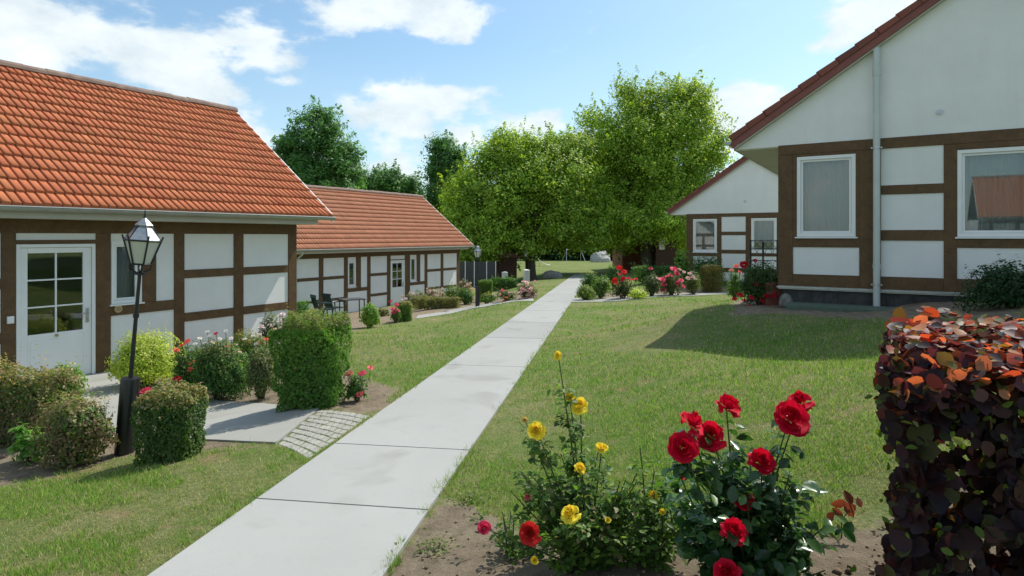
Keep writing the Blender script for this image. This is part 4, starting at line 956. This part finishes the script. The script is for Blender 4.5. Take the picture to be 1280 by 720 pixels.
near_rose('rose_bush', 'leafy shoots with small yellow buds between the yellow and the red rose', (812,0), 2.95, [(828,640,4,YEL,-.15),(800,560,3,None,0)], 26, [((.07,.14,.026),3),((.13,.21,.04),2)], .24, .46, 24, .036, 14, 'leaf')
# twig with copper leaves
def copper_twig():
    X, Y, z = gp(1052, 672); root = empty('plant', (X, Y, z)); tag(root, 'single twig with copper leaves between the red rose and the purple hedge', 'plant')
    st = MB(); st.tube([(0,0,-.02),(.0,0,.08),(.03,-.02,.15)], [.004,.003,.002], 6); st.tube([(0,0,.08),(-.03,0,.13)], .002, 5); st.build('stem', M['twig'], root)
    rg = np.random.default_rng(4); P = np.array([(.03,0,.15),(.06,0,.14),(-.03,0,.13),(0,.0,.17),(.05,.02,.17),(-.05,0,.11),(.09,0,.16)])
    leaves('foliage', P, np.tile((0,-.8,.4), (7,1)), np.full(7, .06), pick([((.10,.045,.03),2),((.16,.08,.05),1)], 7, rg), M['leafpurple'], root, 'ovate', rg=rg)
copper_twig()
# purple hedge
def purple_hedge():
    z0 = float(tz(2.0, 2.3)); root = empty('hedge', (2.1, 2.25, z0)); tag(root, 'dark purple-leaved hedge with sunlit orange-red painted into its top leaves at the right edge', 'hedge')
    rg = np.random.default_rng(8); n = 11500
    xl = lambda Y: .628*Y
    P = []; N = []
    top = -.36
    while len(P) < n:
        Y = rg.uniform(1.72, 2.75); X = xl(Y)+rg.uniform(0, 2.0)*rg.random(); Z = z0+(top-z0)*rg.random()
        q = rg.random()
        if q < .45: Y = 1.74+abs(rg.normal(0,.10)); X = xl(Y)+rg.uniform(-.01,1.6); Nn = (0,-1,.2)
        elif q < .68: X = xl(Y)+abs(rg.normal(0,.07)); Nn = (-1,-.3,.2)
        elif q < .88: Z = top-abs(rg.normal(0,.07)); X = xl(Y)+rg.uniform(0,1.5); Nn = (0,0,1)
        else: Nn = (0,0,.5)
        bumpz = (fbm(np.array([X]), np.array([Y]), 3.5, 6)[0]-.5)*.30
        if q >= .68: Z += bumpz
        if Z > top+bumpz+.03: continue
        # uneven outline with gaps low down
        X += (fbm(np.array([Z]), np.array([Y]), 6, 12)[0]-.5)*.26
        if fbm(np.array([X+3]), np.array([Z+Y*.6]), 6.5, 21)[0] < .44 and Z < -.6: continue
        P.append((X-2.1, Y-2.25, Z-z0)); N.append(Nn)
    P = np.array(P); N = np.array(N)
    c = pick([((.020,.012,.016),3),((.034,.015,.020),3),((.075,.035,.024),1.5),((.06,.065,.022),1.6)], n, rg)
    hi = (P[:,2] > (top-z0)-.09) & (rg.random(n) < .65); c[hi] = pick([((.28,.08,.04),2),((.40,.19,.09),2),((.09,.035,.05),3),((.13,.14,.04),1),((.20,.11,.12),1)], int(hi.sum()), rg)  # sun shining through the top leaves is put into their orange-red colours
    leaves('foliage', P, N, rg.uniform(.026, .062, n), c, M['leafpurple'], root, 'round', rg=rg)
    k = 1700; i = rg.integers(0, n, k); Pg = P[i]*np.array((1,1,.92))+rg.normal(0,.03,(k,3)); 
    leaves('undergrowth', Pg, N[i], np.full(k, .028), pick([((.10,.15,.02),3),((.2,.2,.04),1)], k, rg), M['leaf'], root, 'ovate', rg=rg)
    m = MB()
    for j in range(30):
        x = rg.uniform(-.8,1.0); y = rg.uniform(-.35,.4)
        if x+2.1 < xl(y+2.25)+.05: x = xl(y+2.25)-2.1+.1
        m.tube([(x,y,-.05),(x+rg.normal(0,.05),y,.5),(x+rg.normal(0,.1),y+rg.normal(0,.05),(top-z0)*.95)], [.012,.008,.003], 6, False)
    m.build('stem', M['twig'], root)
purple_hedge()
# weeds in the front soil
for (wx, wy, lb) in ((545,690,'small pale weed at the path edge in the front bed'),(1125,668,'low weed at the foot of the purple hedge'),(590,628,'leafy weed where the lawn meets the front bed')):
    X, Y, z = gp(wx, wy); root = empty('weed', (X, Y, z)); tag(root, lb, 'weed'); rg = np.random.default_rng(wx); n = 110
    P = rg.normal(0, 1, (n,3))*np.array((.06,.05,.0))+np.array((0,0,.0)); P[:,2] = rg.uniform(.005,.055,n)
    leaves('foliage', P, np.tile((0,0,1.), (n,1)), np.full(n,.022), pick([((.10,.15,.03),3),((.16,.2,.05),2),((.2,.18,.08),1)], n, rg), M['leaf'], root, 'ovate', rg=rg, up=.5)

# ------------------------------------------------------------------ trees
def tree(name, label, X, Y, blobs, n_cl, per, leaf, pal, mat, trunk_r, seed, cl_r=.55, group=None, fork=1.4, density=.75):
    """blobs: (dx, dy, z, rx, ry, rz) ellipsoids relative to the trunk's base"""
    z0 = float(tz(X, Y))-.1; root = empty(name, (X, Y, z0)); tag(root, label, 'tree', group); rg = np.random.default_rng(seed)
    B_ = np.array(blobs); vol = B_[:,3]*B_[:,4]*B_[:,5]; w = vol**.75; w /= w.sum()
    k = rg.choice(len(B_), n_cl, p=w); d = rvec(n_cl, rg); q = rg.random(n_cl)**.42
    C = B_[k,:3]+d*q[:,None]*B_[k,3:6]
    C[:,2] = np.maximum(C[:,2], cl_r*.5)
    top = B_[:,2].max(); m = MB(); hz = fork
    m.tube([(0,0,-.1),(0,0,.25),(rg.normal(0,.1),0,hz*.6),(rg.normal(0,.15),0,hz)], [trunk_r*1.35,trunk_r,trunk_r*.85,trunk_r*.75], 10)
    base = Vector((0,0,hz*.9)); limbs = []
    for b in B_:
        e = Vector((b[0]*.8, b[1]*.8, b[2])); mid = base.lerp(e, .5)+Vector((rg.normal(0,.3), rg.normal(0,.3), -.2)); limbs.append((base, mid, e))
        m.tube([base, mid, e], [trunk_r*.6, trunk_r*.36, trunk_r*.12], 7, False)
    for c in C[rg.choice(n_cl, min(n_cl, 70), replace=False)]:
        c = Vector(c); i = int(np.argmin([(l[2]-c).length for l in limbs])); s = limbs[i][1].lerp(limbs[i][2], rg.uniform(0,.8))
        m.tube([s, s.lerp(c,.5)+Vector((0,0,-.1)), c], [trunk_r*.13, trunk_r*.09, trunk_r*.03], 5, False)
    m.build('trunk', M['bark'], root)
    cr = cl_r*rg.uniform(.55, 1.35, n_cl)
    off = rg.normal(0, 1, (n_cl, per, 3)); off /= np.maximum(1, np.linalg.norm(off, axis=2)/1.7)[:,:,None]
    P = (C[:,None]+off*cr[:,None,None]*np.array((.62,.62,.42))).reshape(-1,3)
    N = (off*.5+np.array((0,0,.6))).reshape(-1,3)+.0; N += np.repeat(d, per, 0)*.4
    tone = np.repeat(rg.uniform(.8,1.6,n_cl), per)
    so = np.argsort(-q)[:int(n_cl*.5)]; nl = 26; t_ = np.linspace(.1, 1, nl)[None,:,None]
    dirs = d[so]*np.array((1,1,.6))+np.array((0,0,.55))+rg.normal(0,.35,(len(so),3)); dirs /= np.linalg.norm(dirs, axis=1)[:,None]
    L_ = rg.uniform(.4, 1.1, len(so))*cl_r*.95; SPt = C[so][:,None]+dirs[:,None]*(cr[so]*.7)[:,None,None]+dirs[:,None]*t_*L_[:,None,None]+rg.normal(0,.09,(len(so),nl,3))*(1.2-t_)
    SPt = SPt.reshape(-1,3); P = np.concatenate([P, SPt]); N = np.concatenate([N, np.repeat(dirs, nl, 0)]); tone = np.concatenate([tone, np.full(len(SPt), 1.2)])
    c = pick(pal, len(P), rg)*tone[:,None]
    P[:,2] = np.maximum(P[:,2], .05)
    leaves('crown', P, N, np.full(len(P), leaf), c, M[mat], root, 'rhomb', rg=rg)
    return root
def pt(px, Y): return (px-640)/F*Y
s = 1/760
def pb_(X, Y, l):
    """blobs given as pixel boxes (cx, cy, rx, ry) at depth offset dy"""
    z0 = float(tz(X, Y))-.1; out = []
    for cx, cy, rx, ry, dy in l:
        Yb = Y+dy; out.append(((cx-640)/F*Yb-X, dy, (HZ-cy)/F*Yb-z0, rx/F*Yb, rx/F*Yb*.9, ry/F*Yb))
    return out
YL = 42; XL = pt(664, YL)
tree('broadleaf_tree', 'wide light green tree in the middle, left of the tallest tree, trunk by the path', XL, YL, pb_(XL, YL, [(640,235,60,50,0),(600,250,42,52,-1),(680,215,46,46,1),(590,290,34,36,-1),(640,290,50,24,2),(700,260,38,44,0),(655,190,34,26,0),(572,262,22,40,0),(610,200,26,22,0),(735,270,30,34,1),(590,310,34,22,-1),(625,300,40,26,1),(705,292,36,24,1),(565,300,22,30,0),(708,195,34,30,1),(640,300,46,24,0),(690,230,50,40,0),(600,300,44,28,-1),(690,190,14,30,0),(630,176,10,20,0),(580,312,26,20,0),(722,225,36,56,2),(735,285,34,30,1),(560,320,18,14,0)]),
     1700, 115, .17, LTREE, 'leaftree', .38, 1, .8, fork=3.4)
YR = 47; XR = pt(810, YR)
tree('broadleaf_tree', 'tallest light green tree with feathery crown above the rose border', XR, YR, pb_(XR, YR, [(815,200,70,66,0),(770,180,44,46,-1),(850,150,44,44,0),(800,135,36,30,0),(848,120,26,24,0),(875,200,34,44,1),(760,240,44,54,0),(820,260,52,42,0),(738,220,24,40,0),(872,245,28,34,0),(740,150,16,14,0),(895,185,18,22,0),(760,285,46,28,1),(840,285,44,26,1),(790,245,60,50,1),(722,190,22,22,0),(800,275,70,30,-2),(870,120,14,24,0),(785,110,12,14,0),(735,205,30,40,1),(730,262,34,40,0)]),
     1900, 115, .17, LTREE, 'leaftree', .50, 2, .9, fork=3.6)
Y = 46; X = pt(395, Y)
tree('broadleaf_tree', 'tall dark green tree rising behind the nearest orange roof', X, Y, pb_(X, Y, [(398,185,40,42,0),(375,200,34,40,0),(425,205,28,34,0),(395,155,28,24,0),(360,185,16,16,0),(440,190,12,14,0),(400,240,52,34,0)]),
     420, 110, .18, DTREE, 'leafdark', .3, 3, .62)
grp = 'smaller dark trees showing over the further roof'
for i, (px, cy, rx, ry, lb) in enumerate(((462,228,22,20,'rounded dark tree just right of the tall dark tree, over the further roof'),(485,228,18,18,'small dark treetop above the middle of the further ridge'),(507,232,17,15,'lowest dark treetop near the right end of the further ridge'))):
    Y = 56+i; X = pt(px, Y); tree('broadleaf_tree', lb, X, Y, pb_(X, Y, [(px,cy,rx,ry,0),(px+rx*.4,cy+26,rx,22,0)]), 110, 90, .2, DTREE, 'leafdark', .2, 20+i, .7, group=grp)
Y = 62; X = pt(556, Y)
tree('broadleaf_tree', 'narrow dark tree between the further roof and the light green tree', X, Y, pb_(X, Y, [(556,195,20,26,0),(545,215,17,24,0),(568,215,19,30,0),(552,250,24,30,0),(548,178,10,9,0)]), 270, 100, .2, DTREE, 'leafdark', .28, 31, .72)
# distant wood
def woods():
    rg = np.random.default_rng(77); C = []
    for i in range(3600):
        a = rg.uniform(-1, 1); Y = rg.uniform(90, 104); X = a*115
        hmax = 10.5+1.8*math.sin(X*.11)+1.4*math.sin(X*.37+1)
        C.append((X, Y, -3.6+hmax*rg.random()**.85))
    for i in range(1500): C.append((rg.uniform(-60,70), rg.uniform(88,98), rg.uniform(-3.6,1.5)))
    C = np.array(C); per = 42; off = rg.normal(0, 1, (len(C), per, 3)); P = (C[:,None]+off*np.array((1.3,1.2,.9))).reshape(-1,3); P[:,2] = np.maximum(P[:,2], -3.5)
    tone = np.repeat(rg.uniform(.7,1.25,len(C)), per)[:,None]
    o = leaves('woodland', P, np.tile((0,-.3,.7),(len(P),1)), np.full(len(P), .7), pick([((.03,.075,.032),3),((.045,.10,.04),3),((.065,.13,.045),1)], len(P), rg)*tone, M['leafwood'], None, 'rhomb', rg=rg)  # dark leaf colours stand in for the shade below the tree crowns
    o['kind'] = 'stuff'; o['label'] = 'wood closing the view behind the play lawn, leaves darkened to stand for tree shade'
woods()

# ------------------------------------------------------------------ small things far away
def G(px, py=None, Y=None):
    if Y is None: return gp(px, py)
    X = (px-640)/F*Y; return (X, Y, float(tz(X, Y)))
# swing
p = G(717, 328, Y=82); r = empty('swing_set', p, .25); tag(r, 'grey metal swing frame on the far lawn', 'swing')
m = MB(); h = (HZ-312)*82/F-p[2]; w = 1.0
m.tube([(-w,0,h),(w,0,h)], .05, 8)
for sx in (-1, 1):
    for sy in (-1, 1): m.tube([(sx*w,0,h),(sx*(w+.35),sy*.9,0)], .045, 8)
m.build('frame', M['silver'], r)
for sx in (-.45, .45):
    q = MB(); q.box(sx-.2, sx+.2, -.08, .08, .45, .49); q.tube([(sx-.18,0,.49),(sx-.18,0,h)], .012, 5); q.tube([(sx+.18,0,.49),(sx+.18,0,h)], .012, 5); q.build('seat', M['blackplastic'], r)
p = G(751, 328, Y=78); rock('boulder', (p[0], p[1], p[2]+.1), (1.75,1.2,1.35), M['stonepale'], 'large pale boulder on the far lawn beyond the path end', 'boulder', seed=7)
p = G(691, 351, Y=39); rock('boulder', (p[0], p[1], p[2]+.12), (.8,.45,.40), M['stone'], 'dark grey boulder on the shaded lawn left of the path', 'boulder', seed=9)
p = G(750, 352, Y=60)
# curved white bar
p = G(680, 330, Y=62); r = empty('slide', p, 0); tag(r, 'low curved white slide lying on the far lawn', 'slide')
m = MB(); pts = [(-.85+.15*i, .1*i, .95*((1-i/10)**2)+.12) for i in range(11)]
for sy in (-.2, .2): m.tube([(x, y+sy, z) for x, y, z in pts], .035, 6)
m.build('side_rail', M['white'], r)
m = MB()
for i in range(10): a, b = pts[i], pts[i+1]; m.add([(a[0],a[1]-.2,a[2]-.02),(a[0],a[1]+.2,a[2]-.02),(b[0],b[1]+.2,b[2]-.02),(b[0],b[1]-.2,b[2]-.02)], [(0,1,2,3)])
m.build('chute', M['white'], r)
m = MB(); m.tube([(-.85,0,0),(-.85,0,1.05)], .03, 6); m.tube([(-.5,.0,0),(-.5,0,.4)], .03, 6); m.build('leg', M['silver'], r)
# low goal
p = G(650, 335, Y=58); r = empty('goal_frame', p, .1); tag(r, 'thin pale goal frame on the lawn left of the trunk', 'goal')
m = MB(); m.tube([(-.9,0,0),(-.9,0,.75),(.6,0,.75),(.6,0,0)], .025, 6); m.tube([(-.1,0,0),(-.1,0,1.15)], .025, 6); m.build('frame', M['silver'], r)
# bollards
def bollard(px, py, Y, h, label):
    p = G(px, Y=Y); r = empty('bollard', p, .3); tag(r, label, 'bollard', 'white slatted bollards')
    m = MB()
    for i in range(5): x = -.13+.065*i; m.box(x-.02, x+.02, -.13, .13, 0, h*.9)
    m.box(-.14,.14,-.12,.12,.0,.08); m.build('post', M['white'], r, bevel=.004)
    m = MB(); m.lathe([(.22,h*.9),(.22,h*.95),(.05,h)], 4, rot=PI/4); m.build('cap', M['white'], r)
bollard(631, 352, 36, .78, 'white slatted bollard in front of the brown hut'); bollard(658, 357, 33.5, .82, 'white slatted bollard in front of the tree trunk')
# dark panel fence
p = G(597, Y=37); r = empty('fence', p, .05); tag(r, 'dark grey panel fence with white posts at the end of the further cottage', 'fence')
zt_ = (HZ-327)*37/F-p[2]
m = MB(); m.box(-1.2,1.1,0,.04,.05,zt_); m.build('panel', M['greypanel'], r)
for x in (-1.2,-.75,-.2,.55,1.1): m = MB(); m.box(x-.025,x+.025,-.03,.0,0,zt_+.03); m.build('post', M['white'], r)
# brown hut (left) and shed (right)
def hut(name, label, px0, px1, top, Y, depth, mat, winp=None, flat=True):
    X0, X1 = pt(px0, Y), pt(px1, Y); Xc = (X0+X1)/2; z = float(tz(Xc, Y))-.1; w = (X1-X0)/2; h = (HZ-top)*Y/F-z
    r = empty(name, (Xc, Y, z)); tag(r, label, 'shed'); m = MB(); holes = []
    if winp:
        a, b, c, d = [v for v in winp]; holes = [((a-640)/F*Y-Xc, (b-640)/F*Y-Xc, (HZ-d)*Y/F-z, (HZ-c)*Y/F-z)]
    holed(m, -w, w, 0, h, 0, .1, holes); m.box(-w, w, depth-.1, depth, 0, h).box(-w, -w+.1, .1, depth-.1, 0, h).box(w-.1, w, .1, depth-.1, 0, h)
    n = int(2*w/.16)
    for i in range(n):
        x = -w+2*w*i/n
        if not any(hh[0]-.1 < x < hh[1]+.1 for hh in holes): m.box(x, x+.02, -.012, .0, 0, h)
    m.build('wall', M[mat], r)
    m = MB(); m.cur = (.13,.05,.04); m.prism([(-w-.25, h), (w+.25, h), (w+.25, h+.12), (0, h+.45), (-w-.25, h+.12)], -.3, depth+.3); m.build('roof', M['tileR'], r)
    if winp: window(r, *holes[0], False, .08, False)
hut('shed', 'brown wooden hut behind the dark panel fence', 620, 646, 322, 41, 3, 'shed')
hut('shed', 'brick brown outbuilding with white framed window behind the tallest tree', 778, 862, 288, 50, 5, 'brick', None)
hut('shed', 'dark brown timber shed with narrow window beside the tree trunk', 820, 845, 285, 46, 3.5, 'shed', (824,831,294,312))
# brick pier, bin, iron stand
p = G(920, 368); m = MB(); hh = (HZ-356)*p[1]/F-p[2]
r = empty('brick_pier', p, .2); tag(r, 'low red brick pier at the end of the right side path', 'brick pier')
rgx = random.Random(4)
for c in range(max(3, int(hh/.075))):
    for i in range(2): m.box(-.16+.16*i+.004, -.16+.16*(i+1)-.004, -.14+rgx.uniform(-.004,.004), .14, c*.075+.004, (c+1)*.075-.004)
m.box(-.15,.15,-.13,.13,0,int(hh/.075)*.075-.01); m.build('bricks', M['brick'], r); m = MB(); m.box(-.19,.19,-.17,.17,int(hh/.075)*.075,int(hh/.075)*.075+.04); m.build('coping', M['stonepale'], r)
q = on_house(R_, -.16, .25); m = MB()
for i in range(4): m.box(-.15+.075*i,-.15+.075*i+.07,-.13,.13,0,.42)
m.box(-.14,.14,-.12,.12,.02,.40)
r = m.build('wooden_box', M['redboard'], loc=(q.x, q.y, float(tz(q.x, q.y))+.0), bevel=.004); tag(r, 'reddish slatted box at the foot of the near gable corner', 'box')
q = (pt(955,13.6), 13.6, float(tz(pt(955,13.6), 13.6))); r = empty('plant_stand', q, -.3); tag(r, 'black wrought iron plant stand behind the climbing rose', 'plant stand')
ht = (HZ-300)*13.6/F-q[2]
m = MB()
for sx in (-.28, .28):
    for sy in (-.12, .12): m.tube([(sx,sy,0),(sx,sy,ht)], .011, 6)
m.tube([(-.02,0,0),(-.02,0,ht-.03)], .02, 6)
m.build('frame', M['black'], r)
for z in (ht, ht-.18, ht-.45, ht-.68):
    m = MB(); m.box(-.32,.32,-.14,.14,z-.012,z)
    for i in range(4): cx = -.24+.16*i; m.tube([(cx+.07*math.cos(a), -.14, z-.09+.07*math.sin(a)) for a in np.linspace(0, 2*PI, 12)], .006, 5, False)
    m.build('shelf', M['black'], r)
# garden chairs and table by the further cottage
def chair(px, Y, rz, label, z=None):
    p = G(px, Y=Y); r = empty('garden_chair', p, rz); tag(r, label, 'chair', 'dark plastic garden chairs at the further cottage')
    m = MB(); m.box(-.24,.24,-.24,.22,.40,.43); m.build('seat', M['greenplastic'], r, bevel=.01)
    m = MB()
    for i in range(6): x = -.2+.08*i; hgt = .95-.03*abs(i-2.5); m.obox((x,.22,.44),(x,.36,hgt),.055,.02,(1,0,0))
    m.obox((-.25,.355,.90),(.25,.355,.90),.05,.09); m.obox((-.24,.25,.5),(.24,.25,.5),.03,.08); m.build('backrest', M['greenplastic'], r, bevel=.006)
    for sx in (-1, 1):
        m = MB(); m.tube([(sx*.27,-.22,.64),(sx*.27,.1,.66),(sx*.26,.28,.66)], .024, 8); m.build('armrest', M['greenplastic'], r)
        m = MB(); m.tube([(sx*.27,-.21,.64),(sx*.27,-.26,0)], [.024,.018], 8); m.build('leg', M['greenplastic'], r)
        m = MB(); m.tube([(sx*.24,.22,.42),(sx*.27,.34,0)], [.022,.018], 8); m.build('leg', M['greenplastic'], r)
chair(404, 21.3, 2.2, 'dark green plastic garden chair, left of the pair by the wall')
chair(418, 22.0, 2.5, 'dark green plastic garden chair, right of the pair, next to the table')
p = G(440, Y=21.9); r = empty('garden_table', p, .6); tag(r, 'small dark garden table beside the two plastic chairs', 'table')
m = MB(); m.box(-.42,.42,-.3,.3,.70,.74); m.build('tabletop', M['greypanel'], r, bevel=.01)
for sx in (-1, 1):
    for sy in (-1, 1): m = MB(); m.tube([(sx*.36,sy*.25,.70),(sx*.38,sy*.27,0)], .02, 8); m.build('leg', M['black'], r)

# ------------------------------------------------------------------ sky, sun, camera
EL = math.asin(.79); AZ = math.atan2(.439, .436)
w = D.worlds.new('World'); SC.world = w; w.use_nodes = True; nt = w.node_tree; n_ = nt.nodes; l_ = nt.links
bg = n_['Background']; sky = n_.new('ShaderNodeTexSky'); sky.sky_type = 'NISHITA'; sky.sun_disc = False; sky.sun_elevation = EL; sky.sun_rotation = AZ
sky.air_density = 1.0; sky.dust_density = 1.2; sky.ozone_density = 1.6
tc = n_.new('ShaderNodeTexCoord')
def math_(op, a, b=None, c=None, clamp=False):
    m = n_.new('ShaderNodeMath'); m.operation = op; m.use_clamp = clamp
    for i, v in enumerate((a, b, c)):
        if v is None: continue
        if isinstance(v, (int, float)): m.inputs[i].default_value = v
        else: l_.new(v, m.inputs[i])
    return m.outputs[0]
def wnoise(scale, det, rough, vec, dist=0):
    n = n_.new('ShaderNodeTexNoise'); n.inputs['Scale'].default_value = scale; n.inputs['Detail'].default_value = det; n.inputs['Roughness'].default_value = rough; n.inputs['Distortion'].default_value = dist
    l_.new(vec, n.inputs['Vector']); return n.outputs['Fac']
mp = n_.new('ShaderNodeMapping'); mp.inputs['Scale'].default_value = (1, 1, 1.9); l_.new(tc.outputs['Generated'], mp.inputs[0])
fine = wnoise(10, 10, .56, mp.outputs[0], .1); broad = wnoise(2.3, 3, .5, mp.outputs[0])
cl = [(60,40,230,60,.95),(190,60,150,50,1.0),(250,100,90,30,.9),(350,102,50,14,.75),(480,8,130,34,1.0),(545,35,60,18,.85),(400,30,110,12,.45),(750,32,26,18,.62),(530,125,95,32,1.0),(500,150,70,28,.85),(440,150,90,40,.7),(400,190,130,50,.75),
      (500,210,120,40,.7),(590,165,60,26,.75),(670,155,55,22,.9),(935,130,70,40,1.05),(925,160,90,36,.9),(1090,22,75,36,1.05),(1050,50,40,26,.95),(1000,110,60,50,.4),(700,180,150,40,.6),(300,170,120,60,.6),(230,20,60,40,.3)]
acc = None
for cx, cy, rx, ry, k in cl:
    dv = Vector(((cx-640)/F, 1, (HZ-cy)/F)).normalized()
    sb = n_.new('ShaderNodeVectorMath'); sb.operation = 'SUBTRACT'; l_.new(tc.outputs['Generated'], sb.inputs[0]); sb.inputs[1].default_value = dv
    ml = n_.new('ShaderNodeVectorMath'); ml.operation = 'MULTIPLY'; l_.new(sb.outputs[0], ml.inputs[0]); kx = F/rx; ky = F/ry; ml.inputs[1].default_value = (kx, kx*.6, ky)
    ln = n_.new('ShaderNodeVectorMath'); ln.operation = 'LENGTH'; l_.new(ml.outputs[0], ln.inputs[0])
    v = math_('MULTIPLY_ADD', ln.outputs['Value'], -k*.72, k)
    v = math_('MAXIMUM', v, 0.0)
    acc = v if acc is None else math_('SMOOTH_MAX', acc, v, .12)
sep = n_.new('ShaderNodeSeparateXYZ'); l_.new(tc.outputs['Generated'], sep.inputs[0])
behind = math_('MULTIPLY', math_('LESS_THAN', sep.outputs['Y'], .25), math_('MULTIPLY_ADD', broad, 1.6, -.45))
acc = math_('MAXIMUM', acc, behind)
dens = math_('ADD', math_('MULTIPLY', acc, .85), math_('MULTIPLY_ADD', fine, 1.9, -.98))
mr = n_.new('ShaderNodeMapRange'); mr.interpolation_type = 'SMOOTHERSTEP'; l_.new(dens, mr.inputs[0]); mr.inputs[1].default_value = .17; mr.inputs[2].default_value = .60; mr.inputs[4].default_value = .90
hz = n_.new('ShaderNodeMapRange'); l_.new(sep.outputs['Z'], hz.inputs[0]); hz.inputs[1].default_value = .30; hz.inputs[2].default_value = .0; hz.inputs[3].default_value = .10; hz.inputs[4].default_value = .62
hazefac = math_('MULTIPLY', hz.outputs[0], math_('MULTIPLY_ADD', broad, .8, .45), clamp=True)
mixh = n_.new('ShaderNodeMix'); mixh.data_type = 'RGBA'; l_.new(hazefac, mixh.inputs[0]); tint = n_.new('ShaderNodeMix'); tint.data_type = 'RGBA'; tint.blend_type = 'MULTIPLY'; tint.inputs[0].default_value = 1; tint.inputs[7].default_value = (.80,.98,.99,1); l_.new(sky.outputs[0], tint.inputs[6]); l_.new(tint.outputs[2], mixh.inputs[6]); mixh.inputs[7].default_value = (4.6,5.7,6.2,1)
shade = n_.new('ShaderNodeMapRange'); l_.new(wnoise(9, 6, .6, mp.outputs[0]), shade.inputs[0]); shade.inputs[1].default_value = .3; shade.inputs[2].default_value = .7
cc = n_.new('ShaderNodeMix'); cc.data_type = 'RGBA'; l_.new(shade.outputs[0], cc.inputs[0]); cc.inputs[6].default_value = (4.3,4.9,5.2,1); cc.inputs[7].default_value = (6.6,6.9,6.9,1)
mx = n_.new('ShaderNodeMix'); mx.data_type = 'RGBA'; l_.new(mr.outputs[0], mx.inputs[0]); l_.new(mixh.outputs[2], mx.inputs[6]); l_.new(cc.outputs[2], mx.inputs[7])
l_.new(mx.outputs[2], bg.inputs[0]); bg.inputs[1].default_value = .115
sun = D.lights.new('sun', 'SUN'); sun.energy = 3.5; sun.angle = math.radians(.5); sun.color = (1, .95, .86)
so = link(D.objects.new('sun', sun)); so.rotation_euler = Vector((.439,.436,.79)).to_track_quat('Z', 'Y').to_euler()
cam = D.cameras.new('camera'); cam.sensor_width = 36; cam.lens = 36*F/1280; cam.shift_y = -(360-HZ)/1280; cam.clip_end = 3000; cam.clip_start = .05
co = link(D.objects.new('camera', cam)); co.location = (0,0,0); co.rotation_euler = (PI/2,0,0); SC.camera = co
SC.view_settings.view_transform = 'Standard'; SC.view_settings.look = 'None'; SC.view_settings.gamma = 1; SC.view_settings.exposure = 0.56
SC.cycles.max_bounces = 7; SC.cycles.diffuse_bounces = 3; SC.cycles.glossy_bounces = 3; SC.cycles.transmission_bounces = 4; SC.cycles.transparent_max_bounces = 12
SC.cycles.use_denoising = True
